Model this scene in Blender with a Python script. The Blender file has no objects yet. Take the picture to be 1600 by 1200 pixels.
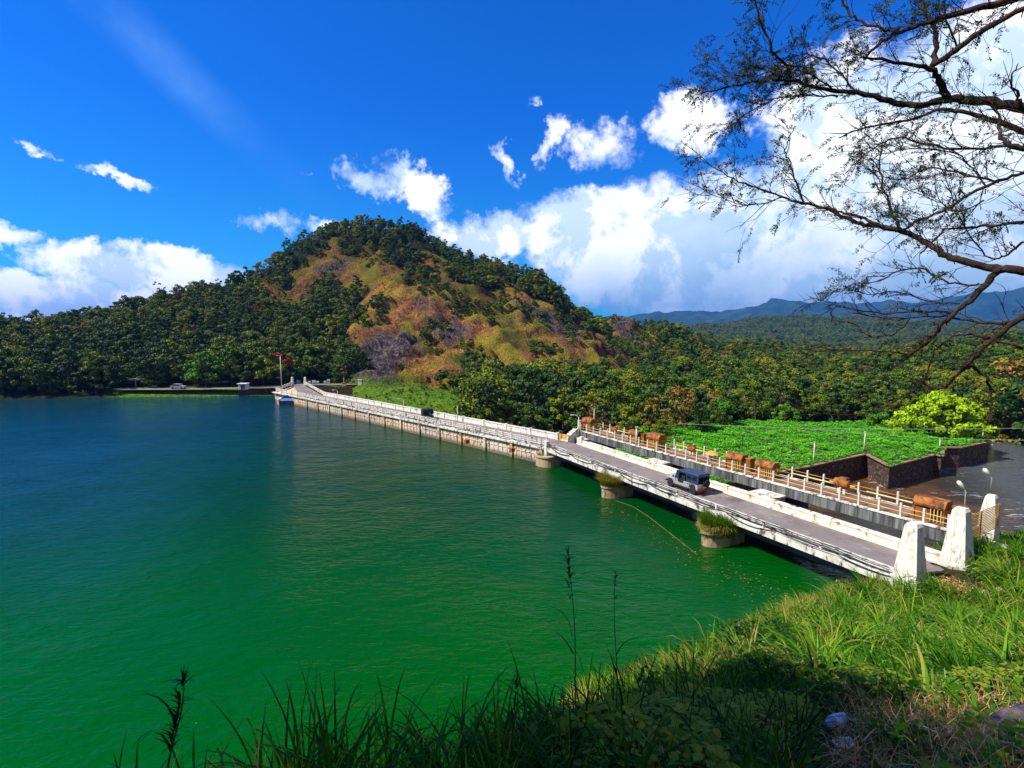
import bpy, bmesh, math, random
import numpy as np
from mathutils import Vector, Matrix
rnd = random.Random(7); R = np.random.default_rng(11)
SC = bpy.context.scene; COL = SC.collection
rad = math.radians
# ---------------------------------------------------------------- camera
CAMZ = 16.8; FPX = 800.0; PITCH = math.atan(80/800)
cam_d = bpy.data.cameras.new('camera'); cam = bpy.data.objects.new('camera', cam_d); COL.objects.link(cam)
cam_d.sensor_width = 36; cam_d.lens = 36*FPX/1600; cam_d.clip_end = 30000; cam_d.clip_start = .05
cam.location = (0, 0, CAMZ); cam.rotation_euler = (math.pi/2-PITCH, 0, 0)
SC.camera = cam
SC.view_settings.view_transform = 'Standard'; SC.view_settings.look = 'None'
SC.view_settings.exposure = 0.52; SC.view_settings.gamma = 1.0
SC.view_settings.use_curve_mapping = False
SC.cycles.max_bounces = 6; SC.cycles.diffuse_bounces = 2; SC.cycles.glossy_bounces = 3
SC.cycles.transmission_bounces = 4; SC.cycles.transparent_max_bounces = 6; SC.cycles.volume_bounces = 0
# ---------------------------------------------------------------- sun and sky
SUN_EL = 50; SUN_AZ = -106      # azimuth from +Y towards +X
sdir = Vector((math.sin(rad(SUN_AZ))*math.cos(rad(SUN_EL)), math.cos(rad(SUN_AZ))*math.cos(rad(SUN_EL)), math.sin(rad(SUN_EL))))
sun_d = bpy.data.lights.new('sun', 'SUN'); sun_d.energy = 5.0; sun_d.angle = rad(.5); sun_d.color = (1, .94, .83)
sun = bpy.data.objects.new('sun', sun_d); COL.objects.link(sun); sun.rotation_euler = (-sdir).to_track_quat('-Z', 'Y').to_euler()
sun.location = (-40, 0, 80)

class NT:
    """small node-tree writer"""
    def __init__(s, tree): s.t = tree; s.n = tree.nodes; s.l = tree.links; s.n.clear()
    def new(s, typ, **kw):
        n = s.n.new(typ)
        for k, v in kw.items():
            if k.startswith('i_'): n.inputs[k[2:].replace('_', ' ')].default_value = v
            else: setattr(n, k, v)
        return n
    def put(s, sock, v):
        if hasattr(v, 'default_value') or hasattr(v, 'links'): s.l.new(v, sock)
        else: sock.default_value = v
    def math(s, op, a, b=0.0, c=0.0, clamp=False):
        n = s.n.new('ShaderNodeMath'); n.operation = op; n.use_clamp = clamp
        for i, v in enumerate((a, b, c)): s.put(n.inputs[i], v)
        return n.outputs[0]
    def mr(s, v, a, b, c=0.0, d=1.0, smooth=True):
        n = s.n.new('ShaderNodeMapRange'); n.interpolation_type = 'SMOOTHSTEP' if smooth else 'LINEAR'
        s.put(n.inputs[0], v); n.inputs[1].default_value = a; n.inputs[2].default_value = b
        n.inputs[3].default_value = c; n.inputs[4].default_value = d
        return n.outputs[0]
    def mix(s, f, a, b, blend='MIX'):
        n = s.n.new('ShaderNodeMix'); n.data_type = 'RGBA'; n.blend_type = blend
        s.put(n.inputs[0], f); s.put(n.inputs[6], c4(a)); s.put(n.inputs[7], c4(b))
        return n.outputs[2]
    def noise(s, vec, scale, detail=5, rough=.55, dist=0.0):
        n = s.n.new('ShaderNodeTexNoise'); n.inputs['Scale'].default_value = scale
        n.inputs['Detail'].default_value = detail; n.inputs['Roughness'].default_value = rough
        n.inputs['Distortion'].default_value = dist
        s.l.new(vec, n.inputs['Vector']); return n.outputs['Fac']
    def mapping(s, vec, loc=(0, 0, 0), rot=(0, 0, 0), scale=(1, 1, 1)):
        n = s.n.new('ShaderNodeMapping'); s.l.new(vec, n.inputs['Vector'])
        n.inputs['Location'].default_value = loc; n.inputs['Rotation'].default_value = rot; n.inputs['Scale'].default_value = scale
        return n.outputs[0]
    def ramp(s, v, stops):
        n = s.n.new('ShaderNodeValToRGB'); e = n.color_ramp.elements
        while len(e) < len(stops): e.new(.5)
        for i, (p, c) in enumerate(stops): e[i].position = p; e[i].color = c4(c)
        s.l.new(v, n.inputs[0]); return n.outputs[0]
def c4(c):
    if isinstance(c, (tuple, list)) and len(c) == 3: return (*c, 1.0)
    return c

world = bpy.data.worlds.new('World'); SC.world = world; world.use_nodes = True
t = NT(world.node_tree)
SKY_STR = .10
sky = t.new('ShaderNodeTexSky', sky_type='NISHITA'); sky.sun_disc = False
sky.sun_elevation = rad(SUN_EL); sky.sun_rotation = rad(SUN_AZ); sky.altitude = 600; sky.air_density = 1.0; sky.dust_density = .3; sky.ozone_density = 3.0
tc = t.new('ShaderNodeTexCoord'); sep = t.new('ShaderNodeSeparateXYZ'); t.l.new(tc.outputs['Generated'], sep.inputs[0])
X, Y, Z = sep.outputs
az = t.math('ARCTAN2', X, Y); hyp = t.math('SQRT', t.math('ADD', t.math('MULTIPLY', X, X), t.math('MULTIPLY', Y, Y)))
el = t.math('ARCTAN2', Z, hyp)
deep = t.mix(1.0, sky.outputs[0], (.035, .54, 1.42), 'MULTIPLY')
hor = t.mix(1.0, sky.outputs[0], (.09, .72, 1.12), 'MULTIPLY')
skyc = t.mix(t.mr(el, .02, .42), hor, deep)
# thin veil streak towards the upper left
st = t.math('ADD', t.math('MULTIPLY', t.math('ADD', az, .52), .72), t.math('MULTIPLY', t.math('SUBTRACT', el, .36), 1.0))
nv = t.noise(t.mapping(tc.outputs['Generated'], scale=(3, 3, 3)), 2.2, 6, .6)
veil = t.math('MULTIPLY', t.mr(t.math('ABSOLUTE', st), .0, .055, 1, 0), t.mr(nv, .20, .8))
veil = t.math('MULTIPLY', veil, t.mr(az, -.30, -.62)); veil = t.math('MULTIPLY', veil, .26)
skyc = t.mix(veil, skyc, (3.2, 5.9, 9.2))
# clouds: soft ellipses in azimuth / elevation, their edges broken up by fractal noise
def ae(px, py):
    u = (px-800)/FPX; v = (600-py)/FPX
    d = Vector((u, math.cos(PITCH)+v*math.sin(PITCH), -math.sin(PITCH)+v*math.cos(PITCH)))
    return math.atan2(d.x, d.y), math.atan2(d.z, math.hypot(d.x, d.y))
CL = [ # px, py, half width, half height, tilt, strength
 (95, 480, 330, 48, 0, 1.15), (165, 422, 110, 40, 0.1, 1.10), (290, 425, 150, 38, 0.05, 1.10), (110, 402, 50, 22, 0, 0.59),
 (30, 368, 75, 22, 0.2, 0.59), (28, 216, 30, 10, 0.1, 0.39), (165, 270, 90, 13, 0.28, 0.56), (425, 340, 68, 22, 0.15, 0.62), (510, 358, 42, 10, 0.1, 0.53),
 (570, 278, 75, 26, 0.25, 0.75), (650, 300, 95, 32, 0.55, 0.72), (628, 258, 22, 20, 0, 0.53), (790, 255, 45, 18, 1, 0.59), (480, 271, 16, 7, 0.2, 0.33),
 (868, 218, 22, 40, 0.35, 0.56), (950, 228, 68, 44, 0.1, 0.66), (1075, 195, 85, 55, 0.1, 1.00), (940, 330, 165, 50, 0.05, 1.15), (830, 163, 14, 7, 0, 0.30),
 (800, 375, 130, 50, 0, 1.15), (1050, 385, 330, 125, 0, 1.30), (1350, 330, 430, 180, 0, 1.60), (1300, 190, 170, 130, 0, 1.35),
 (1500, 150, 210, 170, -0.3, 1.45), (1100, 455, 300, 55, 0, 1.40), (1480, 440, 330, 70, 0, 1.40), (1585, 40, 110, 60, -0.5, 1.10), (1650, 150, 180, 160, 0, 1.40)]
gen = tc.outputs['Generated']
n1 = t.noise(gen, 5.2, 8, .62, .25); n2 = t.noise(gen, 17.0, 6, .62, .1)
nn = t.math('ADD', t.math('MULTIPLY', t.math('SUBTRACT', n1, .5), 2.1), t.math('MULTIPLY', t.math('SUBTRACT', n2, .5), 1.5))
ae_v = t.new('ShaderNodeCombineXYZ'); t.l.new(az, ae_v.inputs[0]); t.l.new(el, ae_v.inputs[1])
wn = t.new('ShaderNodeTexNoise'); wn.inputs['Scale'].default_value = 9; wn.inputs['Detail'].default_value = 5; wn.inputs['Roughness'].default_value = .7; t.l.new(gen, wn.inputs['Vector'])
wv = t.new('ShaderNodeVectorMath', operation='SUBTRACT'); t.l.new(wn.outputs['Color'], wv.inputs[0]); wv.inputs[1].default_value = (.5, .5, .5)
ws = t.new('ShaderNodeVectorMath', operation='MULTIPLY_ADD'); t.l.new(wv.outputs[0], ws.inputs[0]); ws.inputs[1].default_value = (.20, .13, 0); t.l.new(ae_v.outputs[0], ws.inputs[2])
field = None
for (px, py, hw, hh, tilt, s_) in CL:
    a0, e0 = ae(px, py); a1, _ = ae(px+hw, py); _, e1 = ae(px, py-hh)
    wa, we = max(abs(a1-a0), .008), max(abs(e1-e0), .006)
    mp = t.new('ShaderNodeMapping', vector_type='TEXTURE'); t.l.new(ws.outputs[0], mp.inputs['Vector'])
    mp.inputs['Location'].default_value = (a0, e0, 0); mp.inputs['Rotation'].default_value = (0, 0, -tilt); mp.inputs['Scale'].default_value = (wa, we, 1)
    dt = t.new('ShaderNodeVectorMath', operation='DOT_PRODUCT'); t.l.new(mp.outputs[0], dt.inputs[0]); t.l.new(mp.outputs[0], dt.inputs[1])
    b = t.math('MULTIPLY_ADD', dt.outputs['Value'], -s_, s_)
    field = b if field is None else t.math('MAXIMUM', field, b)
field = t.math('MAXIMUM', field, -1.2)
# unseen grey cloud added behind the viewpoint to neutralise the blue fill light
back = t.mr(Y, .05, -.35); field = t.math('MAXIMUM', field, t.math('MULTIPLY_ADD', back, 2.0, -1.2))
dens = t.math('ADD', field, nn)
mask = t.mr(dens, .0, .88)
# billows: lit towards the sun, grey underneath
n3 = t.noise(t.mapping(gen, loc=(.035, 0, -.045)), 5.2, 9, .62, .25)
shade = t.math('SUBTRACT', n1, n3)
lit = t.mr(shade, -.06, .045)
low = t.mr(el, .03, .22)
nb = t.noise(t.mapping(gen, loc=(3, 1, 0), scale=(1, 1, 2.2)), 3.0, 6, .6)
thick = t.mr(t.math('ADD', dens, t.math('MULTIPLY', nb, 1.6)), 1.5, 2.9)
gray = t.math('MULTIPLY', t.math('MULTIPLY', t.mr(t.math('ADD', t.math('MULTIPLY', nb, .6), t.math('MULTIPLY', n1, .4)), .42, .60), t.mr(el, .42, .10)), t.mr(az, .05, .35))
cl_c = t.mix(lit, (5.6, 7.0, 8.5), (10.7, 10.9, 11.1))
cl_c = t.mix(t.math('MULTIPLY', gray, .60), cl_c, (2.4, 4.7, 6.6))
base_ = t.math('MULTIPLY', t.math('MULTIPLY', t.mr(el, .20, .03), t.mr(az, -.05, .2)), t.mr(nb, .66, .40))
cl_c = t.mix(t.math('MULTIPLY', base_, .72), cl_c, (.8, 3.0, 5.8))
cl_c = t.mix(back, cl_c, (2.4, 2.2, 1.9))
out_c = t.mix(mask, skyc, cl_c)
bg = t.new('ShaderNodeBackground'); bg.inputs[1].default_value = SKY_STR; t.l.new(out_c, bg.inputs[0])
wo = t.new('ShaderNodeOutputWorld'); t.l.new(bg.outputs[0], wo.inputs[0])

# ---------------------------------------------------------------- pixel <-> world helpers (camera at z = CAMZ looking along +Y)
CP, SP = math.cos(PITCH), math.sin(PITCH)
def ray(px, py):
    u = (px-800)/FPX; v = (600-py)/FPX
    return (u, CP+v*SP, -SP+v*CP)
def PX(px, py, z):
    d = ray(px, py); k = (z-CAMZ)/d[2]; return Vector((d[0]*k, d[1]*k, z))
def PD(px, py, Yd):
    d = ray(px, py); k = Yd/d[1]; return Vector((d[0]*k, Yd, CAMZ+d[2]*k))
def proj(P):
    P = np.asarray(P, float); x = P[..., 0]; y = P[..., 1]; z = P[..., 2]-CAMZ
    f = y*CP - z*SP; u = y*SP + z*CP
    f = np.where(f < .05, .05, f)
    return 800+FPX*x/f, 600-FPX*u/f, f
# ---------------------------------------------------------------- numpy noise
_perm = R.permutation(4096)
def _h(ix, iy): return _perm[(ix + _perm[iy & 4095]) & 4095]/4095.0
def vnoise(x, y):
    ix = np.floor(x).astype(int); iy = np.floor(y).astype(int); fx = x-ix; fy = y-iy
    fx = fx*fx*(3-2*fx); fy = fy*fy*(3-2*fy)
    return ((_h(ix, iy)*(1-fx)+_h(ix+1, iy)*fx)*(1-fy) + (_h(ix, iy+1)*(1-fx)+_h(ix+1, iy+1)*fx)*fy)*2-1
def fbm(x, y, o=5, g=.5):
    s = 0; a = 1
    for i in range(o): s = s + a*vnoise(x*2**i+i*17.3, y*2**i-i*9.1); a *= g
    return s
def ridged(x, y, o=4):
    s = 0; a = 1
    for i in range(o): s = s + a*(1-2*np.abs(vnoise(x*2**i+i*7.3, y*2**i-i*3.1))); a *= .5
    return s
# ---------------------------------------------------------------- object helpers
def tag(o, label=None, cat=None, group=None, kind=None):
    if label: o['label'] = label
    if cat: o['category'] = cat
    if group: o['group'] = group
    if kind: o['kind'] = kind
    return o
def thing(name, label, cat, loc=(0, 0, 0), rz=0, group=None):
    o = bpy.data.objects.new(name, None); COL.objects.link(o); o.location = loc; o.rotation_euler = (0, 0, rz)
    o.empty_display_size = .3
    return tag(o, label, cat, group)
def mesh_np(name, V, F, m=None, parent=None, smooth=False, attrs=None, mats=None, local=True):
    V = np.asarray(V, np.float32).reshape(-1, 3); F = np.asarray(F, np.int32); k = F.shape[1]
    if parent is not None and not local: V = V-np.array(parent.location, np.float32)
    me = bpy.data.meshes.new(name); me.vertices.add(len(V)); me.vertices.foreach_set('co', V.ravel())
    me.loops.add(F.size); me.loops.foreach_set('vertex_index', F.ravel())
    me.polygons.add(len(F)); me.polygons.foreach_set('loop_start', np.arange(0, F.size, k, dtype=np.int32))
    me.polygons.foreach_set('loop_total', np.full(len(F), k, np.int32))
    if smooth: me.polygons.foreach_set('use_smooth', np.ones(len(F), bool))
    me.update(calc_edges=True)
    for an, av in (attrs or {}).items():
        a = me.attributes.new(an, 'FLOAT', 'POINT'); a.data.foreach_set('value', np.asarray(av, np.float32).ravel())
    if m: me.materials.append(m)
    o = bpy.data.objects.new(name, me); COL.objects.link(o)
    if parent is not None: o.parent = parent
    return o
class MB:
    def __init__(s): s.v = []; s.f = []
    def add(s, vs, fs):
        b = len(s.v); s.v += [tuple(v) for v in vs]; s.f += [tuple(i+b for i in f) for f in fs]; return s
    def box(s, c, size, rz=0, M=None, taper=1.0, tx=None):
        x, y, z = [q/2 for q in size]; a, b = (taper, taper) if tx is None else tx
        pts = [(-x, -y, -z), (x, -y, -z), (x, y, -z), (-x, y, -z), (-x*a, -y*b, z), (x*a, -y*b, z), (x*a, y*b, z), (-x*a, y*b, z)]
        T = Matrix.Translation(c) @ (M.to_4x4() if M else Matrix.Rotation(rz, 4, 'Z'))
        return s.add([T @ Vector(p) for p in pts], [(0, 3, 2, 1), (4, 5, 6, 7), (0, 1, 5, 4), (1, 2, 6, 5), (2, 3, 7, 6), (3, 0, 4, 7)])
    def bar(s, a, b, w, h, up=(0, 0, 1)):   # box along a-b, centred
        a = Vector(a); b = Vector(b); d = (b-a).normalized(); up = Vector(up)
        r = d.cross(up)
        if r.length < 1e-4: r = d.cross(Vector((1, 0, 0)))
        r.normalize(); u = r.cross(d)
        r *= w/2; u *= h/2
        vs = [a-r-u, a+r-u, a+r+u, a-r+u, b-r-u, b+r-u, b+r+u, b-r+u]
        return s.add(vs, [(0, 1, 2, 3), (7, 6, 5, 4), (0, 4, 5, 1), (1, 5, 6, 2), (2, 6, 7, 3), (3, 7, 4, 0)])
    def tube(s, pts, r, n=8, cap=True):
        pts = [Vector(p) for p in pts]; rr = r if isinstance(r, (list, tuple)) else [r]*len(pts)
        base = len(s.v); ref = None
        for i, p in enumerate(pts):
            d = (pts[min(i+1, len(pts)-1)]-pts[max(i-1, 0)])
            d = d.normalized() if d.length > 1e-9 else Vector((0, 0, 1))
            if ref is None: ref = d.orthogonal().normalized()
            ref = (ref-d*ref.dot(d)); ref = ref.normalized() if ref.length > 1e-6 else d.orthogonal().normalized()
            q = d.cross(ref)
            for k in range(n):
                a = 2*math.pi*k/n; s.v.append(tuple(p+(ref*math.cos(a)+q*math.sin(a))*rr[i]))
        for i in range(len(pts)-1):
            for k in range(n):
                a = base+i*n+k; b = base+i*n+(k+1) % n; s.f.append((a, b, b+n, a+n))
        if cap:
            s.f.append(tuple(base+k for k in reversed(range(n)))); e = base+(len(pts)-1)*n; s.f.append(tuple(e+k for k in range(n)))
        return s
    def prism(s, poly, z0, z1):    # plan polygon extruded; z can be per-vertex lists
        n = len(poly); z0 = z0 if isinstance(z0, (list, tuple)) else [z0]*n; z1 = z1 if isinstance(z1, (list, tuple)) else [z1]*n
        area = sum(poly[i][0]*poly[(i+1) % n][1]-poly[(i+1) % n][0]*poly[i][1] for i in range(n))
        if area < 0: poly = poly[::-1]; z0 = z0[::-1]; z1 = z1[::-1]
        vs = [(p[0], p[1], z0[i]) for i, p in enumerate(poly)]+[(p[0], p[1], z1[i]) for i, p in enumerate(poly)]
        fs = [tuple(reversed(range(n))), tuple(range(n, 2*n))]+[(i, (i+1) % n, n+(i+1) % n, n+i) for i in range(n)]
        return s.add(vs, fs)
    def extrude_xz(s, prof, y0, y1, M=None):   # profile in x,z swept along y
        n = len(prof); vs = [Vector((p[0], y0, p[1])) for p in prof]+[Vector((p[0], y1, p[1])) for p in prof]
        if M: vs = [M @ v for v in vs]
        return s.add(vs, [tuple(range(n)), tuple(reversed(range(n, 2*n)))]+[(i, n+i, n+(i+1) % n, (i+1) % n) for i in range(n)])
    def lathe(s, prof, c=(0, 0, 0), n=16, M=None):   # profile [(r,z)]
        b = len(s.v); T = Matrix.Translation(c) @ (M.to_4x4() if M else Matrix())
        for (r, z) in prof:
            for k in range(n):
                a = 2*math.pi*k/n; s.v.append(tuple(T @ Vector((r*math.cos(a), r*math.sin(a), z))))
        for i in range(len(prof)-1):
            for k in range(n): s.f.append((b+i*n+k, b+i*n+(k+1) % n, b+(i+1)*n+(k+1) % n, b+(i+1)*n+k))
        s.f.append(tuple(b+k for k in reversed(range(n)))); e = b+(len(prof)-1)*n; s.f.append(tuple(e+k for k in range(n)))
        return s
    def build(s, name, m, parent=None, smooth=False, bevel=0, world=False, auto=None):
        off = Vector(parent.location) if (parent is not None and world) else Vector((0, 0, 0))
        me = bpy.data.meshes.new(name); me.from_pydata([tuple(Vector(v)-off) for v in s.v], [], s.f)
        bm = bmesh.new(); bm.from_mesh(me); bmesh.ops.recalc_face_normals(bm, faces=bm.faces)
        if bevel:
            es = [e for e in bm.edges if len(e.link_faces) == 2 and e.calc_face_angle(0) > .5]
            bmesh.ops.bevel(bm, geom=es, offset=bevel, segments=2, affect='EDGES', profile=.6)
        if smooth:
            for f in bm.faces: f.smooth = True
        if auto:
            for f in bm.faces: f.smooth = True
            for e in bm.edges: e.smooth = not (len(e.link_faces) == 2 and e.calc_face_angle(0) > auto)
        bm.to_mesh(me); bm.free()
        if m: me.materials.append(m)
        o = bpy.data.objects.new(name, me); COL.objects.link(o)
        if parent is not None: o.parent = parent
        return o
def kids(o): return [c for c in bpy.data.objects if c.parent == o]
def copy_tree(o, parent=None, tree=None):
    if tree is None:
        tree = {}
        for c in bpy.data.objects:
            if c.parent: tree.setdefault(c.parent.name, []).append(c)
    c = o.copy(); COL.objects.link(c)
    if parent is not None: c.parent = parent
    for ch in tree.get(o.name, []): copy_tree(ch, c, tree)
    return c
# ---------------------------------------------------------------- materials
MATS = {}
def newmat(name):
    m = bpy.data.materials.new(name); m.use_nodes = True; t = NT(m.node_tree)
    p = t.new('ShaderNodeBsdfPrincipled'); o = t.new('ShaderNodeOutputMaterial'); t.l.new(p.outputs[0], o.inputs[0])
    MATS[name] = m; return m, t, p
def pm(name, stops, scale=1.0, detail=6, rough=.8, bump=0.0, bscale=None, metal=0, spec=.3, stretch=(1, 1, 1), rot=(0, 0, 0), dist=0, stain=None, nrough=.6):
    """noise-driven material: stops = [(pos,colour)...]; stain = (colour, scale, lo, hi, stretch)"""
    m, t, p = newmat(name); tc = t.new('ShaderNodeTexCoord'); g = t.new('ShaderNodeNewGeometry')
    v = t.mapping(g.outputs['Position'], rot=rot, scale=stretch) if True else None
    n = t.noise(v, scale, detail, nrough, dist); c = t.ramp(n, stops)
    if stain:
        sc, ss, lo, hi, stt = stain; n2 = t.noise(t.mapping(g.outputs['Position'], loc=(5, 3, 9), scale=stt), ss, 6, .65)
        c = t.mix(t.mr(n2, lo, hi), c, sc)
    t.l.new(c, p.inputs['Base Color']); p.inputs['Roughness'].default_value = rough; p.inputs['Metallic'].default_value = metal
    p.inputs['Specular IOR Level'].default_value = spec
    if bump:
        b = t.new('ShaderNodeBump'); b.inputs['Strength'].default_value = min(bump, 1); b.inputs['Distance'].default_value = .05
        nb = t.noise(g.outputs['Position'], bscale or scale*4, 5, .6); t.l.new(nb, b.inputs['Height']); t.l.new(b.outputs[0], p.inputs['Normal'])
    return m
WHITE = pm('white_limewash', [(.3, (.40, .36, .29)), (.48, (.66, .63, .55)), (.8, (.80, .78, .72))], 1.6, bump=.4, detail=8, stain=((.10, .085, .07), 2.1, .50, .63, (1, 1, .5)))
CREAM = pm('cream_paint_worn', [(.3, (.55, .45, .30)), (.46, (.74, .67, .54)), (.8, (.80, .77, .68))], 1.1, detail=8, bump=.4, stain=((.36, .19, .08), 1.9, .54, .68, (1, 1, .6)))
PILLAR = pm('pillar_limewash', [(.3, (.50, .47, .38)), (.5, (.72, .69, .60)), (.8, (.80, .78, .70))], 2.4, detail=8, bump=.5, stain=((.34, .32, .25), 3.4, .52, .70, (1.6, 1.6, .28)))
ASPH = pm('old_asphalt', [(.3, (.10, .085, .08)), (.46, (.19, .16, .15)), (.6, (.23, .195, .18)), (.8, (.31, .27, .25))], .7, detail=9, nrough=.7, stretch=(.55, .55, 1), bump=.4, bscale=30, rough=.9, stain=((.34, .31, .28), 1.1, .55, .75, (1, 1, 1)))
CONC = pm('dark_concrete', [(.3, (.03, .032, .03)), (.5, (.11, .12, .11)), (.75, (.26, .26, .24))], 1.7, bump=.5, stretch=(1, 1, .16), rough=.9)
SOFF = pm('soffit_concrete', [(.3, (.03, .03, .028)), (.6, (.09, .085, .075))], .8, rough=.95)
RUST = pm('ochre_rust_paint', [(.3, (.09, .028, .010)), (.5, (.29, .10, .013)), (.75, (.46, .19, .028))], 1.6, bump=.3, rough=.75, stain=((.07, .028, .018), 2.4, .50, .64, (1, 1, .5)))
OCHRE = pm('ochre_paint', [(.3, (.45, .22, .04)), (.6, (.66, .38, .08))], 2.0, rough=.7)
YPIPE = pm('yellow_pipe', [(.3, (.55, .42, .12)), (.6, (.75, .62, .28))], 2.0, rough=.5)
DECKB = pm('rusty_deck', [(.3, (.10, .05, .03)), (.5, (.22, .11, .06)), (.75, (.34, .19, .11))], .9, rough=.9, bump=.4)
BLACK = pm('black_cable', [(.3, (.008, .008, .008)), (.7, (.02, .02, .02))], 3, rough=.5)
STONE = pm('dark_masonry', [(.32, (.018, .013, .010)), (.5, (.07, .045, .03)), (.62, (.13, .08, .05)), (.78, (.34, .30, .26))], 2.6, detail=3, rough=.95, bump=1, bscale=3)
PIER = pm('pier_concrete', [(.3, (.16, .09, .04)), (.5, (.42, .30, .18)), (.75, (.52, .42, .30))], .9, rough=.9, stretch=(1, 1, .4), stain=((.05, .035, .02), 1.6, .56, .7, (1, 1, .5)), bump=.4)
BARK = pm('bark', [(.3, (.03, .02, .012)), (.6, (.09, .06, .04))], 5, rough=.95, bump=.6, stretch=(1, 1, .3))
POLE = pm('pale_pole', [(.3, (.5, .48, .40)), (.7, (.7, .68, .6))], 2, rough=.6)
MAROON = pm('maroon_paint', [(.3, (.12, .008, .012)), (.7, (.25, .02, .03))], 2, rough=.5)
BLUEP = pm('blue_paint', [(.3, (.03, .09, .30)), (.7, (.08, .20, .50))], 1.0, rough=.5)
SIGNW = pm('white_board', [(.3, (.55, .6, .62)), (.7, (.75, .78, .8))], 2, rough=.5)
REDP = pm('red_paint', [(.3, (.4, .03, .02)), (.7, (.6, .05, .04))], 2, rough=.5)
NAVY = pm('navy_hard_top', [(.3, (.012, .024, .06)), (.6, (.022, .042, .10))], 3, rough=.45, spec=.5)
SILVER = pm('silver_body', [(.3, (.40, .38, .38)), (.7, (.52, .50, .50))], 3, rough=.4, spec=.6, metal=.3, stain=((.42, .24, .12), 1.1, .62, .74, (1, 1, 1)))
RUBBER = pm('tyre_rubber', [(.3, (.012, .012, .012)), (.7, (.03, .03, .03))], 6, rough=.85)
DARKG = newmat('dark_glass')[0]; _p = DARKG.node_tree.nodes['Principled BSDF']; _p.inputs['Base Color'].default_value = (.01, .012, .015, 1); _p.inputs['Roughness'].default_value = .08
SEATM = pm('dark_seat', [(.3, (.015, .015, .02)), (.7, (.04, .04, .05))], 6, rough=.9)
CHROME = pm('rim_metal', [(.3, (.55, .55, .56)), (.7, (.75, .75, .76))], 5, rough=.3, metal=.5)
GLASSW = newmat('lamp_glass')[0]; _p = GLASSW.node_tree.nodes['Principled BSDF']; _p.inputs['Base Color'].default_value = (.8, .78, .68, 1); _p.inputs['Roughness'].default_value = .25
# ================================================================ SETTING
# bridge and dam base lines (plan)
ZD = 2.3
A = PX(1395, 905, ZD); B = PX(853, 700, ZD); F = PX(462, 619, ZD); G = PX(425, 612, ZD)
d1 = (B-A).normalized(); n1v = Vector((-d1.y, d1.x, 0)); n1v = n1v if n1v.x > 0 else -n1v; L1 = (B-A).length
d2 = (F-B).normalized(); n2v = Vector((-d2.y, d2.x, 0)); n2v = n2v if n2v.x > 0 else -n2v; L2 = (F-B).length
def Q1(s, w, z): return A+d1*s+n1v*w+Vector((0, 0, z-ZD))
def Q2(s, w, z): return B+d2*s+n2v*w+Vector((0, 0, z-ZD))
WN0 = PX(905, 672, 3.6); WN1 = PX(1475, 826, 3.6); d3 = (WN0-WN1).normalized(); n3v = Vector((-d3.y, d3.x, 0)); n3v = n3v if n3v.x > 0 else -n3v; L3 = (WN0-WN1).length
def Q3(s, w, z): return WN1+d3*s+n3v*w+Vector((0, 0, z-3.6))

def rbf_fit(pts, scale=60.0):
    P = np.array(pts, float); d = np.hypot(P[:, None, 0]-P[None, :, 0], P[:, None, 1]-P[None, :, 1])
    K = np.sqrt(d*d+9.0); n = len(P); M = np.zeros((n+3, n+3)); M[:n, :n] = K-np.eye(n)*.8; M[:n, n] = 1; M[:n, n+1] = P[:, 0]; M[:n, n+2] = P[:, 1]
    M[n:, :n] = M[:n, n:].T; b = np.zeros(n+3); b[:n] = P[:, 2]
    w = np.linalg.lstsq(M, b, rcond=None)[0]
    def f(x, y):
        s = w[n]+w[n+1]*x+w[n+2]*y
        for i in range(n): s = s+w[i]*np.sqrt((x-P[i, 0])**2+(y-P[i, 1])**2+9.0)
        return s
    return f
def pts(*a): return list(a)
ctl = []
RIDGE = [(-150, 535, 215), (-20, 527, 215), (60, 522, 218), (100, 508, 220), (150, 502, 225), (200, 488, 230), (240, 473, 235), (290, 468, 235), (350, 466, 240), (400, 448, 250),
 (440, 414, 262), (470, 393, 270), (520, 364, 280), (570, 352, 285), (640, 358, 285), (690, 384, 285), (740, 418, 280), (800, 434, 275), (860, 458, 270), (905, 494, 268),
 (960, 503, 315), (1000, 516, 325), (1060, 531, 335), (1150, 545, 335), (1230, 560, 325), (1320, 588, 300)]
for (px, py, Yd) in RIDGE:
    p = PD(px, py, Yd); ctl.append(tuple(p)); k = (Yd+70)/Yd
    ctl.append((p.x*k, Yd+70, p.z-26)); 
for (px, py, Yd) in [(0, 580, 160), (100, 575, 160), (200, 565, 168), (300, 548, 180), (400, 530, 195), (390, 480, 225), (470, 470, 232), (480, 560, 178), (250, 520, 195), (330, 500, 212), (150, 535, 190),
   (560, 590, 158), (560, 520, 192), (600, 455, 228), (650, 400, 262), (560, 400, 262), (650, 530, 190), (640, 590, 166), (720, 590, 172), (700, 480, 220), (760, 550, 196), (800, 600, 176), (800, 500, 228), (850, 550, 212),
   (900, 600, 190), (900, 540, 236), (950, 590, 220), (1000, 620, 190), (1000, 570, 262), (1100, 605, 230), (1100, 570, 280), (1200, 612, 225), (1250, 600, 260), (960, 540, 285)]:
    ctl.append(tuple(PD(px, py, Yd)))
for px, py in [(-120, 628), (0, 625), (100, 623), (190, 621), (250, 620), (300, 619.5), (360, 618.5), (415, 617.5)]:
    p = PX(px, py, 0.); ctl.append(tuple(p)); ctl.append((p.x*.93, p.y*.93, -3.5)); q = p*((p.y+6)/p.y); ctl.append((q.x, q.y, 1.6)); ctl.append((q.x, q.y+6, 1.8))
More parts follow.
